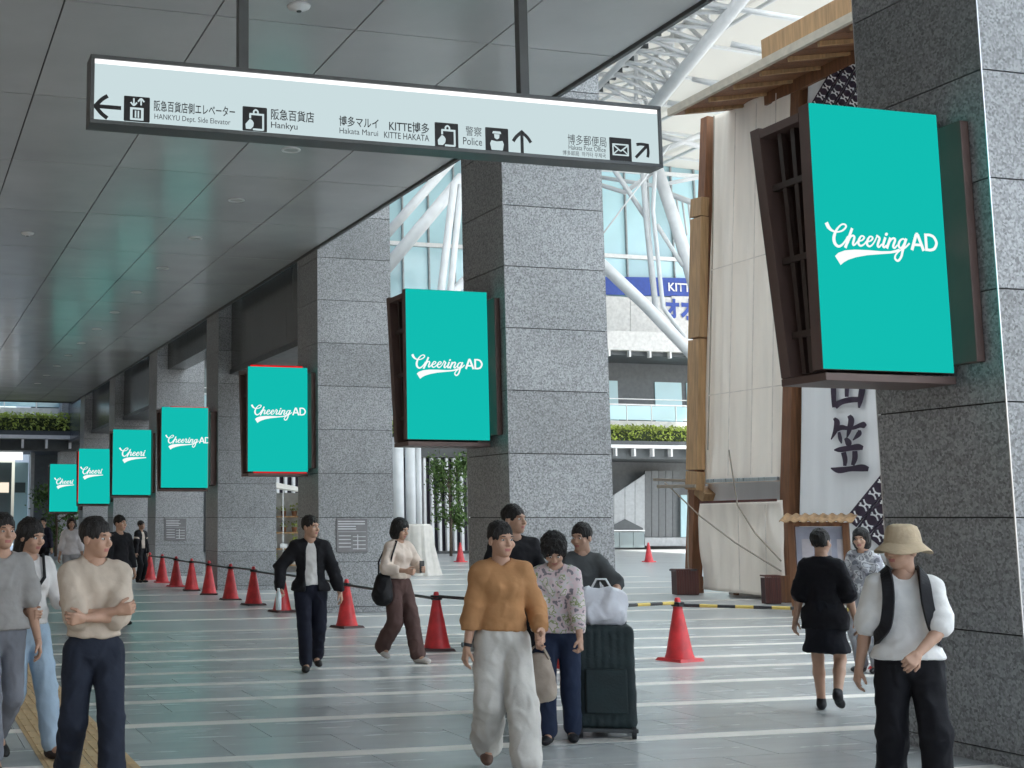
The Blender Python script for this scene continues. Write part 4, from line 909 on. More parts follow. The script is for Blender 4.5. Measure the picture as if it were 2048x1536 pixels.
def to_mesh(name, parts):
    """parts: list of (verts, faces, material index)"""
    V, Fc, Mi = [], [], []; o = 0
    for v, f, mi in parts: V.append(np.asarray(v)); Fc += (np.asarray(f) + o).tolist(); Mi += [mi] * len(f); o += len(v)
    me = bpy.data.meshes.new(name); me.from_pydata(np.concatenate(V).tolist(), [], Fc); me.polygons.foreach_set('material_index', Mi); me.polygons.foreach_set('use_smooth', [True] * len(Fc)); me.update(); return me
def ik(a, c, l1, l2, pole):
    a, c = np.array(a, float), np.array(c, float); d = c - a; D = np.linalg.norm(d); D2 = min(D, (l1 + l2) * .999); d = d / D; c = a + d * D2
    x = (l1 * l1 - l2 * l2 + D2 * D2) / (2 * D2); y = math.sqrt(max(0, l1 * l1 - x * x)); p = np.array(pole, float); p = p - d * p.dot(d); p /= np.linalg.norm(p) + 1e-9
    return a + d * x + p * y, c
def rotz(a): c, s = math.cos(a), math.sin(a); return np.array([[c, -s, 0], [s, c, 0], [0, 0, 1]])
def rotx(a): c, s = math.cos(a), math.sin(a); return np.array([[1, 0, 0], [0, c, -s], [0, s, c]])
SK = {}
def skin(c):
    if c not in SK: SK[c] = mat('skin', c, .5, var=.08, scale=14, bump=.03, bscale=120, spec=.4)
    return SK[c]
eye_w = mat('eye_white', (.75, .73, .7), .25, var=0); eye_d = mat('eye_dark', (.02, .013, .01), .2, var=0); lipm = mat('lips', (.42, .15, .13), .45, var=.05)
def hairm(c): return mat('hair', c, .5, var=.5, scale=12, stretch=(6, 6, .8), bump=.6, bscale=30, spec=.4)
CLM = {}
def clm(c, rough=.85, var=.12):
    if (c, var) not in CLM: CLM[(c, var)] = mat('cloth', c, rough, var=var, scale=5, bump=.12, bscale=40, spec=.25)
    return CLM[(c, var)]
def floral(name, cols, scale=16):
    m = bpy.data.materials.new(name); m.use_nodes = True; t = m.node_tree; N = t.nodes; p = N['Principled BSDF']; p.inputs['Roughness'].default_value = .8
    tc = N.new('ShaderNodeTexCoord'); n = N.new('ShaderNodeTexNoise'); n.inputs['Scale'].default_value = scale; n.inputs['Detail'].default_value = 2; t.links.new(tc.outputs['Object'], n.inputs[0])
    r = N.new('ShaderNodeValToRGB'); r.color_ramp.interpolation = 'CONSTANT'; e = r.color_ramp.elements; e[0].position = 0; e[0].color = cols[0] + (1,); e[1].position = .38; e[1].color = cols[1] + (1,)
    for i, q in enumerate((.50, .57, .62)): k = e.new(q); k.color = cols[2 + i] + (1,)
    t.links.new(n.outputs[0], r.inputs[0]); t.links.new(r.outputs[0], p.inputs['Base Color']); return m
def sphere(c, r, n=8):
    vs, fs = [], []
    for i in range(n + 1):
        for k in range(n * 2): a, b = math.pi * i / n, math.pi * k / n; vs.append((c[0] + r[0] * math.sin(a) * math.cos(b), c[1] + r[1] * math.sin(a) * math.sin(b), c[2] + r[2] * math.cos(a)))
    for i in range(n):
        for k in range(n * 2): fs.append((i * 2 * n + k, (i + 1) * 2 * n + k, (i + 1) * 2 * n + (k + 1) % (2 * n), i * 2 * n + (k + 1) % (2 * n)))
    return np.array(vs), np.array(fs)

def hand(wr, dr, palm, side, curl, h=.005):
    """wrist, direction, palm normal; side +1/-1 where the thumb leaves"""
    dr = np.array(dr, float); dr /= np.linalg.norm(dr); palm = np.array(palm, float); palm -= dr * palm.dot(dr); palm /= np.linalg.norm(palm); sdv = np.cross(dr, palm) * side
    s = SDF(np.array(wr) - .2, np.array(wr) + .2, h)
    W = lambda f, l, p: np.array(wr) + dr * f + sdv * l + palm * p
    s.cone(W(-.03, 0, 0), W(.02, 0, 0), .024, .025, .01)
    for i, (l, fl) in enumerate([(.030, .066), (.010, .075), (-.011, .070), (-.030, .055)]):
        s.cone(W(.01, l * .55, 0), W(.085 - abs(l) * .2, l, 0), .016, .0125, .012)
        b = W(.085 - abs(l) * .2, l, 0); c1 = curl * (1 + .12 * i); d1 = dr * math.cos(c1 * .7) + palm * math.sin(c1 * .7); m_ = b + d1 * fl * .52; d2 = dr * math.cos(c1 * 1.7) + palm * math.sin(c1 * 1.7)
        s.cone(b, m_, .0095, .0088, .003); s.cone(m_, m_ + d2 * fl * .5, .0088, .0072, .002)
    tb = W(.022, .024, .006); t1 = tb + (dr * .6 + sdv * .62 + palm * .35) * .042; t2 = t1 + (dr * .85 + sdv * .15 + palm * .45) * .034
    s.cone(tb, t1, .0145, .0115, .008); s.cone(t1, t2, .011, .0085, .002)
    return s.surf()

def person(label, u, v, vtop, yaw=0, head=(0, 0), ankles=((.10, 0, .085), (-.10, 0, .085)), wrists=((.27, -.05, .82), (-.27, -.05, .82)), poles=((.3, 1, -.1), (-.3, 1, -.1)),
           skinc=(.50, .30, .21), hair='short', hairc=(.012, .010, .009), top=None, bottom=None, shoes=(.03, .03, .03), fem=0, curl=(.6, .6), group='pedestrians', res=1.0, seed=1, X=None, lean=0.0, ring=None, height=None, palms=None, jacket=None, pos=None):
    p = onz(u, v) if pos is None else Vector(pos); p.z = 0
    Hh = ony(u, vtop, p.y).z if height is None else height; sc = Hh / 1.72
    t = thing('person', label, 'person', p, -math.atan2(p.x, p.y) + yaw, group); t.scale = (sc, sc, sc)
    sw = .142 if fem else .162; hipw = .092
    L0 = np.array((0, -lean, 0)); sh = [np.array((sw * s_, 0, 1.375)) + L0 for s_ in (1, -1)]; hp = [np.array((hipw * s_, 0.01, .90)) for s_ in (1, -1)]
    kn, an, el, wr = [], [], [], []
    for i in range(2):
        k_, a_ = ik(hp[i], ankles[i], .425, .415, (.05 * (1, -1)[i], -1, 0)); kn.append(k_); an.append(a_)
        e_, w_ = ik(sh[i], wrists[i], .285, .255, poles[i]); el.append(e_); wr.append(w_)
    hb = .010 * res; box = ((-.62, -.75, -.02), (.62, .75, 1.62))
    chest = np.array((0, 0, 1.26)) + L0 * .8; waist = np.array((0, 0, 1.05)) + L0 * .4
    def torso(s, g, k=.03):
        s.cone((0, .01, .93), waist, .140 + g - .006 * (1 - fem), .120 + g, k, .74); s.cone(waist, chest, .122 + g, .146 + g - .012 * fem, k, .68)
        s.cone(sh[0] * (.62, 1, 1) + (0, .005, -.05), sh[1] * (.62, 1, 1) + (0, .005, -.05), .084 + g, .084 + g, .04, .85); s.cone(sh[0] * (.88, 1, 1), sh[1] * (.88, 1, 1), .046 + g, .046 + g, .03)
        for i in range(2): s.cone(np.array((0, .012, 1.44)) + L0, sh[i] * (.72, 1, 1) + (0, .012, .012), .050 + g * .5, .042 + g, .03)
        if fem:
            for q in (.058, -.058): s.ell(chest + (q, -.075, .01), (.055 + g * .6, .048 + g * .6, .055 + g * .6), .05)
    # body
    s = SDF(*box, hb); torso(s, 0)
    nb_, nt = np.array((0, .005, 1.41)) + L0, np.array((0, -.012, 1.53)) + L0 * 1.05
    s.cone(nb_, nt, .058, .052, .03)
    for i in range(2):
        s.cone(hp[i], kn[i], .088, .056, .03); s.cone(kn[i], kn[i] * .65 + an[i] * .35 + (0, .018, 0), .054, .056, .02); s.cone(kn[i] * .65 + an[i] * .35 + (0, .018, 0), an[i], .055, .038, .02)
        s.cone(sh[i], el[i], .046, .038, .025); s.cone(el[i], el[i] * .7 + wr[i] * .3, .038, .038, .01); s.cone(el[i] * .7 + wr[i] * .3, wr[i], .038, .026, .01)
        s.cone(an[i], an[i] + (0, -.09, -.045), .036, .03, .02)
    parts = [(*s.surf(), 0)]; parts[0] = (relax(parts[0][0], parts[0][1], 1, .4), parts[0][1], 0)
    # head
    HC = np.array((0, -.022 - .05 * math.sin(head[1]), 1.6 - .025 * abs(math.sin(head[1])))) + L0 * 1.15; Rm = rotz(head[0]) @ rotx(head[1]) * 1.05; hs = SDF((-.13, -.16, -.17), (.13, .15, .16), .0062 * max(1, res * .9))
    hs.ell((0, .014, .03), (.073, .092, .09), .02); hs.ell((0, -.028, -.04), (.058, .066, .070), .035); hs.ell((0, -.062, -.088), (.026, .024, .020), .02)
    hs.cone((0, -.086, .012), (0, -.106, -.022), .0085, .013, .010); hs.ell((0.011, -.098, -.026), (.009, .01, .008), .006); hs.ell((-.011, -.098, -.026), (.009, .01, .008), .006)
    hs.ell((0, -.078, .03), (.052, .016, .011), .015)
    for q in (1, -1):
        hs.ell((q * .031, -.098, .008), (.017, .014, .011), .012, 'sub'); hs.ell((q * .044, -.066, -.024), (.022, .02, .02), .02); hs.ell((q * .075, .012, -.008), (.010, .022, .031), .006)
    hs.ell((0, -.084, -.055), (.022, .010, .0065), .004); hs.ell((0, -.082, -.064), (.018, .011, .007), .004)
    hs.cone((0, .012, -.05), (0, .022, -.11), .05, .05, .02)
    hv, hf = hs.surf(); lip = []
    fc = hv[hf].mean(1); lm = (np.abs(fc[:, 0]) < .021) & (np.abs(fc[:, 2] + .0595) < .0105) & (fc[:, 1] < -.083)
    TR = lambda q: np.asarray(q) @ Rm.T + HC
    parts += [(TR(hv), hf[~lm], 0)]
    if lm.any(): parts += [(TR(hv), hf[lm], 3)]
    for q in (1, -1):
        for (c_, r_, mi) in (((q * .031, -.077, .007), (.0118, .0115, .0075), 1), ((q * .031, -.0845, .007), (.0062, .0042, .0068), 2), ((q * .032, -.088, .031), (.018, .007, .0038), 2)):
            sv, sf = sphere(c_, r_, 6); parts.append((TR(sv), sf, mi))
    # hands
    for i in range(2):
        dr = wr[i] - el[i]; dr = dr / np.linalg.norm(dr); pn = (palms[i] if palms else None); pn = pn if pn is not None else (-(1, -1)[i] * .9, .25, 0)
        hvv, hff = hand(wr[i], dr, pn, (1, -1)[i] * (1 if np.cross(dr, np.array(pn, float))[1] * (1, -1)[i] < 0 else -1), curl[i], .0052 * max(1, res * .8)); parts.append((hvv, hff, 0))
    b = obj('body', to_mesh('body', parts), [skin(skinc), eye_w, eye_d, lipm], t)
    # bottoms
    if bottom:
        kind, col, wid = bottom[:3]; s = SDF(*box, hb); s.cone((0, .01, .92), (0, .012, 1.03), .154, .142, .03, .78)
        if kind == 'skirt':
            hz = bottom[3]; s.cone(hp[0], hp[1], .105, .105, .03); s.cone(hp[0] + (0, 0, hz - .9), hp[1] + (0, 0, hz - .9), .105 + wid * .5, .105 + wid * .5, .03); s.cone((0, .01, .95), (0, .01, hz), .16, .16 + wid, .05, .8); s.cut((0, 0, hz), (0, 0, -1))
        else:
            for i in range(2):
                am = an[i] * .93 + kn[i] * .07
                s.cone(hp[i] + (0, .005, 0), kn[i], .096 + wid * .2, .062 + wid * .7, .02); s.cone(kn[i], am, .062 + wid * .7, .048 + wid * .9, .02)
            if kind == 'shorts': s.cut((0, 0, bottom[3]), (0, 0, -1))
        s.cut((0, 0, 1.055), (0, 0, 1)); v_, f_ = s.surf(); v_ = wrinkle(relax(v_, f_, 1, .4), f_, .009 + wid * .10, 8, 6, seed, .5)
        v_[:, 2] = np.maximum(v_[:, 2], .012); obj('trousers' if kind != 'skirt' else 'skirt', to_mesh('t', [(v_, f_, 0)]), clm(col), t)
    # shoes
    for i in range(2):
        a_ = an[i]; lift = max(0, a_[2] - .085); pit = min(1.1, lift * 4.5) if a_[1] > 0 else 0
        ss = SDF((-.09, -.26, -.12), (.09, .15, .16), .008 * res); ss.ell((0, -.10, -.045), (.046, .10, .038), .03); ss.ell((0, .015, -.035), (.040, .065, .05), .03); ss.cone((0, -.01, -.03), (0, .01, .012), .044, .043, .02); ss.cut((0, 0, -.082), (0, 0, -1)); ss.cut((0, 0, .028), (0, 0, 1))
        v_, f_ = ss.surf(); v_ = v_ @ rotx(pit).T @ rotz((1, -1)[i] * .12).T + a_
        v_[:, 2] -= max(0, v_[:, 2].min()) if lift < .02 else 0; v_[:, 2] += max(0, -v_[:, 2].min())
        obj('shoe', to_mesh('s', [(v_, f_, 0)]), clm(shoes, .6, .08), t)
    # tops
    def make_top(name, kind, col, g, hem, sl, open_=False, var=.12):
        g = .012 + g * .5; s = SDF(*box, hb); torso(s, g, .03); s.cone((0, .01, hem - .05), waist, .146 + g * 1.3, .124 + g, .03, .78)
        if hem < .95: s.cone(hp[0] + (0, 0, .0), hp[1], .100 + g, .100 + g, .03); s.cone(hp[0] + (0, 0, max(hem, .7) - .9), hp[1] + (0, 0, max(hem, .7) - .9), .100 + g, .100 + g, .03); s.cone((0, .01, .9), (0, .01, max(hem, .7)), .15 + g, .15 + g, .03, .85)
        for i in range(2):
            if sl <= 1: e2 = sh[i] + (el[i] - sh[i]) * sl; s.cone(sh[i], e2, .050 + g, .050 + g * 1.5, .025)
            else: e2 = el[i] + (wr[i] - el[i]) * min(1, sl - 1); s.cone(sh[i], el[i], .051 + g, .045 + g, .025); s.cone(el[i], e2, .045 + g, .034 + g, .015)
        s.cone(nb_ + (0, -.005, .035), nb_ + (0, -.035, .25), .064, .10, .010, 1, 'sub')
        if open_: s.cone((0, -.10 - lean, 1.45), (0, -.13, hem - .1), .052, .085, .012, 1, 'sub')
        s.cut((0, 0, hem), (0, 0, -1)); v_, f_ = s.surf(); v_ = wrinkle(relax(v_, f_, 1, .4), f_, .007 + g * .22, 7, 9, seed + 3, .55)
        return obj(name, to_mesh('c', [(v_, f_, 0)]), (col if not isinstance(col, tuple) else clm(col, .85, var)), t)
    if top: make_top('shirt', *top)
    if jacket: make_top('jacket', *jacket)
    # hair
    if hair:
        hs = SDF((-.2, -.2, -.42), (.2, .22, .22), .006 * max(1, res * .9)); big = .0
        if hair == 'short': hs.ell((0, .018, .04), (.083, .099, .096), .02); cutz = -.045
        elif hair == 'bob': hs.ell((0, .02, .038), (.094, .108, .10), .02); hs.ell((0, .03, -.04), (.100, .092, .105), .04); cutz = -.13
        elif hair == 'long': hs.ell((0, .02, .038), (.09, .106, .10), .02); hs.cone((0, .05, -.02), (0, .085, -.25), .09, .07, .04, .7); cutz = -.33
        elif hair == 'bun': hs.ell((0, .018, .04), (.082, .1, .094), .02); hs.ell((0, .105, .075), (.042, .042, .04), .02); cutz = -.06
        elif hair == 'fluffy': hs.ell((0, .015, .055), (.105, .115, .11), .02); hs.ell((0, .03, -.03), (.098, .09, .10), .04); cutz = -.12
        fr = .055 if hair != 'fluffy' else .04
        hs.ell((.012, -.128, -.036), (.064, .085, .104), .012, 'sub'); hs.ell((0, -.12, -.14), (.09, .10, .10), .015, 'sub'); hs.cut((0, 0, cutz), (0, -.15, -1))
        v_, f_ = hs.surf(); v_ = wrinkle(relax(v_, f_, 1, .4), f_, .0075 if hair != 'fluffy' else .012, 42, 9, seed + 5, .7)
        obj('hair', to_mesh('h', [(TR(v_), f_, 0)]), hairm(hairc), t)
    return dict(t=t, wr=wr, el=el, an=an, HC=HC, TR=TR, sc=sc, sh=sh, L0=L0)
def W3(P_, q): return P_['t'].matrix_basis @ Vector(q)
# ------------------------------------------------------------------ the pedestrians
walkA = ((.09, -.24, .085), (-.09, .27, .17)); walkB = ((.09, .27, .17), (-.09, -.24, .085)); stepS = ((.10, -.10, .085), (-.10, .12, .10))
TAN = (.42, .22, .10); CREAM = (.62, .55, .46); WHITE = (.70, .68, .66); BLK = (.014, .014, .017); NAVY = (.022, .028, .045)
pL = person('pedestrian in a white top and pale blue jeans at the left edge', 48, 1512, 1040, .55, (.2, .2), walkA, ((.20, -.30, 1.08), (-.18, -.30, 1.06)), hair='long', top=('', WHITE, .02, .95, 1.15), bottom=('trousers', (.36, .47, .58), .035), shoes=(.05, .04, .04), fem=1, seed=2, curl=(1.2, 1.2))
pL2 = person('pedestrian in grey cut off by the left edge of the picture', -8, 1535, 1030, .3, (.1, 0), walkB, hair='short', top=('', (.33, .32, .31), .025, .93, .8), bottom=('trousers', (.2, .21, .24), .02), seed=12)
p2 = person('pedestrian with folded arms, cream shirt and dark navy trousers, left foreground', 182, 1600, 1038, .15, (.75, .1), ((.10, -.22, .085), (-.12, .24, .15)), ((-.10, -.24, 1.12), (.11, -.21, 1.16)), ((.9, .25, -.5), (-.9, .25, -.5)), hair='short', top=('', (.58, .49, .40), .032, .99, .95), bottom=('trousers', NAVY, .035), seed=4, curl=(1.0, 1.0), palms=((0, 1, .2), (0, 1, .2)))
p6 = person('pedestrian in an open dark jacket over a white shirt carrying a bottle', 622, 1340, 1033, .08, (.8, .05), ((.08, .20, .13), (-.07, -.18, .085)), ((.33, -.04, .86), (-.36, -.10, .92)), ((.8, .6, 0), (-.9, .5, 0)), hair='short', top=('', WHITE, .010, .95, 1.3), jacket=('', BLK, .036, .88, 1.93, True), bottom=('trousers', (.012, .014, .026), .03), shoes=(.02, .02, .02), seed=5, curl=(.7, 1.3))
p7 = person('pedestrian in brown trousers and a cream top checking a phone', 800, 1324, 1038, .75, (.15, .3), ((.09, -.22, .085), (-.09, .24, .16)), ((.12, -.30, 1.12), (-.14, -.28, 1.10)), ((.7, .5, -.5), (-.7, .5, -.5)), hair='bob', top=('', (.66, .55, .47), .028, 1.0, 1.5), bottom=('trousers', (.10, .058, .052), .05), shoes=(.55, .52, .5), fem=1, seed=6, curl=(1.3, 1.3))
p8 = person('pedestrian in a tan knit top and loose cream trousers, front of the group', 1012, 1545, 1046, .18, (.35, .05), ((.10, -.24, .085), (-.10, .22, .15)), ((.24, -.16, .98), (-.27, -.02, .80)), hair='bun', top=('', (.42, .215, .095), .034, .97, 1.75), bottom=('trousers', (.56, .54, .50), .065), shoes=(.14, .08, .06), fem=1, seed=7)
p9 = person('tall dark-haired pedestrian standing behind the tan top', 1036, 1420, 1012, .4, (.5, 0), hair='short', top=('', BLK, .028, .93, .9), bottom=('trousers', BLK, .03), seed=8)
p10 = person('pedestrian looking down, full black bob and floral blouse, with a beige tote', 1122, 1484, 1068, -.1, (.1, .75), ((.09, .10, .085), (-.09, -.10, .085)), ((.20, -.22, .86), (-.14, -.26, .84)), hair='fluffy', top=('', floral('floral_print', ((.22, .20, .22), (.66, .52, .53), (.60, .55, .55), (.30, .34, .16), (.70, .62, .60))), .03, .90, 1.5), bottom=('trousers', (.02, .03, .062), .03), shoes=BLK, fem=1, seed=9, curl=(1.1, 1.3), lean=.05)
p11 = person('pedestrian in a grey T-shirt pushing the dark trolley', 1172, 1432, 1048, .35, (-.9, .15), ((.10, -.05, .085), (-.10, .05, .085)), ((.19, -.40, 1.10), (-.10, -.42, 1.08)), ((.8, .5, -.6), (-.8, .5, -.6)), hair='short', top=('', (.085, .09, .092), .026, .93, .9), bottom=('trousers', (.02, .022, .03), .03), seed=10, curl=(1.2, 1.2), palms=((0, 0, -1), (0, 0, -1)))
p12 = person('pedestrian dressed in black walking away, bare calves and black shoes', 1660, 1425, 1060, math.pi - .1, (-.35, 0), ((.09, -.18, .085), (-.10, .22, .21)), ((.27, -.02, .84), (-.27, -.06, .86)), hair='short', top=('', (.012, .012, .016), .026, .78, .95), bottom=('skirt', (.011, .012, .018), .035, .56), shoes=BLK, fem=1, seed=11)
p13 = person('pedestrian in a beige bucket hat and white T-shirt, right foreground', 1836, 1625, 1062, .12, (-.85, .0), ((.12, -.06, .085), (-.13, .16, .10)), ((.02, -.27, .98), (-.29, .06, .82)), ((1, .35, -.2), (-.5, 1, 0)), hair='short', hairc=(.03, .018, .012), top=('', (.78, .765, .74), .018, .93, .88), bottom=('trousers', (.011, .011, .014), .045), seed=13, curl=(.9, .6), palms=((-.2, .9, -.3), None))
p14 = person('pedestrian in a grey and white top half hidden between the black outfit and the hat', 1740, 1345, 1058, -.5, (.2, .1), hair='bob', top=('', floral('grey_patchwork', ((.12, .12, .14), (.30, .30, .33), (.60, .60, .62), (.18, .18, .2), (.55, .55, .58)), 9), .03, .92, .9), bottom=('trousers', (.3, .3, .32), .03), fem=1, seed=14, res=1.4)
far = dict(group='distant pedestrians', res=1.7)
person('distant pedestrian in black under the leftmost display', 52, 1172, 1034, .3, hair='short', top=('', BLK, .03, .9, 1.2), bottom=('trousers', BLK, .03), seed=21, **far)
person('distant pedestrian in dark navy just right of the leftmost pedestrian in black', 84, 1160, 1036, -.2, hair='short', top=('', (.02, .02, .035), .03, .9, 1.9), bottom=('trousers', BLK, .03), seed=22, **far)
person('distant pedestrian in a bright white shirt behind the folded arms', 140, 1190, 1036, .1, hair='bob', hairc=(.03, .017, .012), top=('', (.74, .70, .72), .04, .9, 1.3), bottom=('trousers', (.4, .4, .42), .03), fem=1, seed=23, **far)
person('dark-haired pedestrian in black walking close behind the cream shirt', 236, 1250, 1032, .6, (.3, 0), hair='short', top=('', BLK, .03, .9, 1.9), bottom=('trousers', BLK, .03), seed=24, group='distant pedestrians', res=1.4)
person('distant pedestrian in a black coat and pale scarf by the farthest cone', 280, 1165, 1042, .9, (.2, 0), hair='short', top=('', (.62, .54, .46), .02, .95, .5), jacket=('', BLK, .04, .7, 1.9, True), bottom=('trousers', BLK, .03), seed=25, **far)

# ------------------------------------------------------------------ what they wear and carry
def soft(name, v_f, m, parent): return obj(name, to_mesh(name, [(v_f[0], v_f[1], 0)]), m, parent)
def blob(lo, hi, prims, h=.01, wr=0, seed=0):
    s = SDF(lo, hi, h)
    for p_ in prims: getattr(s, p_[0])(*p_[1:])
    v_, f_ = s.surf(); v_ = relax(v_, f_, 1, .4)
    return (wrinkle(v_, f_, wr, 9, 7, seed) if wr else v_, f_)
def worn(P_, name, label, cat):
    t = thing(name, label, cat, P_['t'].location, P_['t'].rotation_euler.z); t.scale = P_['t'].scale; return t
def along(pts, w, th, nrm):
    mb = MB()
    for a, b in zip(pts[:-1], pts[1:]): mb.bar(a, b, w, th, up=nrm)
    return mb
# bucket hat
hat = worn(p13, 'bucket_hat', 'beige bucket hat on the pedestrian at the right', 'hat'); hv = []; n_ = 36
prof = [(.0, .145), (.05, .143), (.082, .128), (.096, .09), (.103, .045), (.106, .03), (.125, .012), (.158, -.02), (.160, -.026), (.118, .004), (.10, .02)]
vs = [(r_ * math.cos(2 * math.pi * k / n_) * .97, r_ * 1.08 * math.sin(2 * math.pi * k / n_) + .012, z + .014 + .012 * math.sin(3 * 2 * math.pi * k / n_ + 1) * (r_ / .16) ** 2) for r_, z in prof for k in range(n_)]
fsq = [(i * n_ + (k + 1) % n_, i * n_ + k, (i + 1) * n_ + k, (i + 1) * n_ + (k + 1) % n_) for i in range(len(prof) - 1) for k in range(n_)]
vs = p13['TR'](np.array(vs)); cut_ = 6 * n_
hatm = mat('beige_hat_cloth', (.50, .39, .26), .85, var=.15, scale=8, bump=.3, bscale=40)
crown = obj('crown', to_mesh('crown', [(vs, fsq[:5 * n_], 0)]), hatm, hat); brim = obj('brim', to_mesh('brim', [(vs, fsq[5 * n_:], 0)]), hatm, hat)
# backpack
bp = worn(p13, 'backpack', 'black backpack worn by the pedestrian in the bucket hat', 'backpack')
bm_ = clm((.016, .016, .019), .7)
soft('bag', blob((-.25, .05, .85), (.25, .45, 1.52), [('cone', (0, .24, 1.0), (0, .22, 1.34), .145, .125, .05, .72), ('ell', (0, .31, 1.02), (.11, .07, .12), .03)], .011, .012, 3), bm_, bp)
for s_ in (1, -1):
    pts = [(s_ * .10, .15, 1.38), (s_ * .105, .06, 1.468), (s_ * .105, -.04, 1.462), (s_ * .105, -.122, 1.395), (s_ * .110, -.150, 1.28), (s_ * .135, -.145, 1.14), (s_ * .180, -.03, 1.05), (s_ * .15, .12, 1.0)]
    c = [Vector(q) for q in catmull(pts, 5)]; mb = MB(); L_, R__ = [], []
    for i, q in enumerate(c):
        out = Vector((q.x * .45, q.y + .02, max(0, (q.z - 1.36) * 3.2) * .12)).normalized(); d = (c[min(i + 1, len(c) - 1)] - c[max(i - 1, 0)]).normalized(); w = d.cross(out).normalized() * .034; L_ += [q + w + out * .012, q - w + out * .012, q - w - out * .012, q + w - out * .012]
    mb.add(L_, [(i * 4 + k, i * 4 + (k + 1) % 4, (i + 1) * 4 + (k + 1) % 4, (i + 1) * 4 + k) for i in range(len(c) - 1) for k in range(4)] + [(3, 2, 1, 0), tuple(4 * (len(c) - 1) + k for k in range(4))])
    mb.build('strap', bm_, bp, smooth=False)
# shoulder bag of the pedestrian with brown trousers, phone, bottle
sb = worn(p7, 'shoulder_bag', 'black shoulder bag at the hip of the pedestrian in brown trousers', 'bag')
soft('bag', blob((-.5, -.3, .6), (-.1, .35, 1.15), [('cone', (-.27, .0, .80), (-.26, .0, .98), .13, .10, .03, 1.0)], .012, .014, 5), clm((.012, .012, .014), .6), sb)
MB().tube([(-.27, -.08, 1.04), (-.21, -.12, 1.3), (-.09, -.07, 1.455), (-.11, .08, 1.43), (-.24, .10, 1.2), (-.27, .07, 1.04)], .011, 6).build('strap', clm((.012, .012, .014), .6), sb)
def held(P_, i, name, label, cat, fn, off=(0, 0, 0)):
    t = thing(name, label, cat, P_['t'].location, P_['t'].rotation_euler.z); t.scale = P_['t'].scale; w = P_['wr'][i]; d = (w - P_['el'][i]); d /= np.linalg.norm(d); fn(t, w + d * .09 + np.array(off), d); return t
def phone(t, c, d): MB().box(c[0] - .037, c[0] + .037, c[1] - .006, c[1] + .006, c[2] - .02, c[2] + .125).build('case', M['black'], t, bevel=.004); MB().box(c[0] - .032, c[0] + .032, c[1] + .0065, c[1] + .008, c[2] - .014, c[2] + .118).build('screen', M['glassd'], t)
held(p7, 0, 'phone', 'black phone held up by the pedestrian in brown trousers', 'phone', phone, (-.02, .02, -.02))
held(pL, 0, 'phone', 'phone held by the pedestrian in pale jeans at the left edge', 'phone', phone, (-.02, .02, -.02))
def bottle(t, c, d):
    MB().lathe([(.03, -.14), (.033, -.13), (.033, .03), (.02, .06), (.013, .075)], 14).build('bottle_body', mat('clear_bottle', (.6, .68, .70), .15), t, smooth=True, loc=c); MB().lathe([(.0145, .076), (.0145, .1), (.013, .102)], 12).build('cap', M['white'], t, loc=c)
held(p6, 1, 'water_bottle', 'pale drink bottle in the hand of the dark-jacket pedestrian', 'bottle', bottle, (-.01, -.03, -.02))
# strap bag of the left pedestrian
ls = worn(pL, 'crossbody_bag', 'small black crossbody bag of the pedestrian in pale jeans', 'bag')
soft('bag', blob((-.36, -.3, .78), (.0, .3, 1.1), [('cone', (-.2, -.02, .90), (-.19, -.02, .98), .075, .07, .03, .9)], .012, .006, 8), clm((.015, .015, .016), .6), ls)
MB().tube([(-.19, -.06, 1.02), (-.06, -.145, 1.16), (.05, -.15, 1.30), (.09, -.06, 1.46), (.08, .1, 1.41), (-.06, .15, 1.2), (-.19, .05, 1.02)], .013, 6).build('strap', clm((.015, .015, .016), .6), ls)
# tote
c = p10['wr'][1]; tt = worn(p10, 'tote_bag', 'beige tote bag hanging from the hand of the pedestrian with the black bob', 'bag')
soft('bag', blob((c[0] - .25, c[1] - .25, .35), (c[0] + .25, c[1] + .25, .82), [('cone', (c[0], c[1], .48), (c[0], c[1], .64), .15, .115, .03, .62)], .012, .014, 4), clm((.40, .33, .27), .85, .25), tt)
for y_ in (-.03, .03): MB().tube([(c[0] - .09, c[1] + y_, .70), (c[0] - .05, c[1] + y_ * .6, .78), (c[0], c[1] + y_ * .3, c[2] - .055), (c[0] + .05, c[1] + y_ * .6, .78), (c[0] + .09, c[1] + y_, .70)], .009, 6).build('handle', clm((.40, .33, .27), .85, .25), tt, smooth=True)
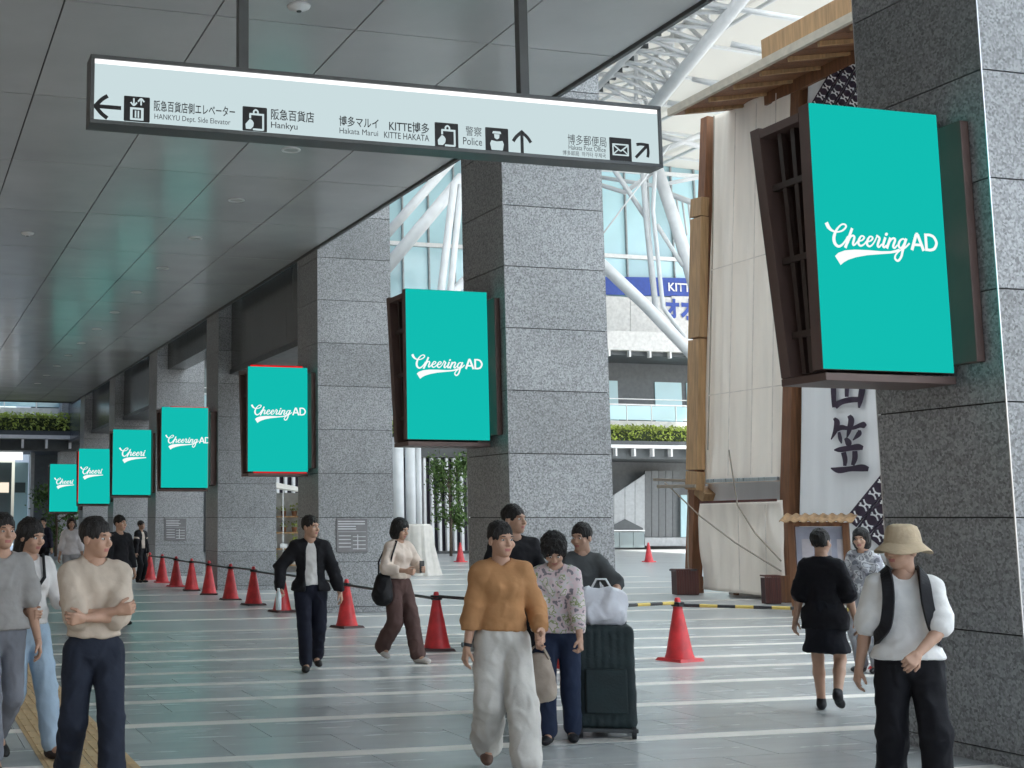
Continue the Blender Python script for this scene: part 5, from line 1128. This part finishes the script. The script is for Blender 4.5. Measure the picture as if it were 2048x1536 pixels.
# trolley and white bag
q0 = onz(1242, 1480); tr = thing('trolley', 'tall dark green fabric trolley on small wheels beside the group', 'trolley', (q0.x, q0.y + .22, 0), -.42)
tm_ = mat('dark_green_fabric', (.012, .024, .026), .75, var=.25, scale=6, bump=.2, bscale=60)
tw, td, tz0, tz1 = .20, .17, .07, .80
soft('body', blob((-.32, -.32, 0), (.32, .32, 1.0), [('cone', (x_, y_, tz0 + .05), (x_, y_, tz1 - .04), .055, .05, .0) for x_ in np.linspace(-.165, .165, 7) for y_ in np.linspace(-.12, .12, 5)], .011, .007, 6), tm_, tr)
BOX('front_pocket', tm_, tr, -.15, .15, -.205, -.17, .18, .50, .012); BOX('frame', M['darkmetal'], tr, -.22, .22, -.18, .18, .045, .075, .005)
for x_ in (-.19, .19):
    MB().tube([(x_, .185, .06), (x_, .185, 1.02)], .011, 8).build('handle_tube', M['darkmetal'], tr)
    for y_ in (-.15, .15): MB().tube([(x_ - .014, y_, .045), (x_ + .014, y_, .045)], .045, 14).build('wheel', M['black'], tr)
MB().tube([(-.19, .185, 1.02), (.19, .185, 1.02)], .016, 8).build('grip', M['black'], tr)
wb = thing('white_bag', 'white plastic bag resting on top of the dark trolley', 'bag', (q0.x, q0.y + .22, .80), -.42)
soft('sack', blob((-.32, -.32, -.06), (.32, .32, .45), [('cone', (-.06, 0, .10), (.06, 0, .10), .12, .13, .03, .9), ('cone', (-.10, 0, .20), (.12, .0, .19), .085, .075, .05, .8), ('cut', (0, 0, .003), (0, 0, -1))], .011, .022, 9), mat('white_plastic', (.74, .74, .78), .35, var=.05, bump=.4, bscale=12), wb)
MB().tube([(-.08, 0, .25), (-.03, 0, .34), (.04, 0, .34), (.09, 0, .25)], .008, 6).build('handle', M['white'], wb, smooth=True)
# watch
wt = worn(p8, 'wristwatch', 'black watch on the lowered wrist of the tan-top pedestrian', 'watch'); w = p8['wr'][1]; d = (w - p8['el'][1]) / np.linalg.norm(w - p8['el'][1])
MB().tube([w - d * .035, w - d * .012], [.034, .033], 14).build('band', M['black'], wt); MB().tube([w - d * .024 + np.array((-.034, -.01, 0)), w - d * .024 + np.array((-.040, -.012, 0))], .017, 12).build('face', M['glassd'], wt)
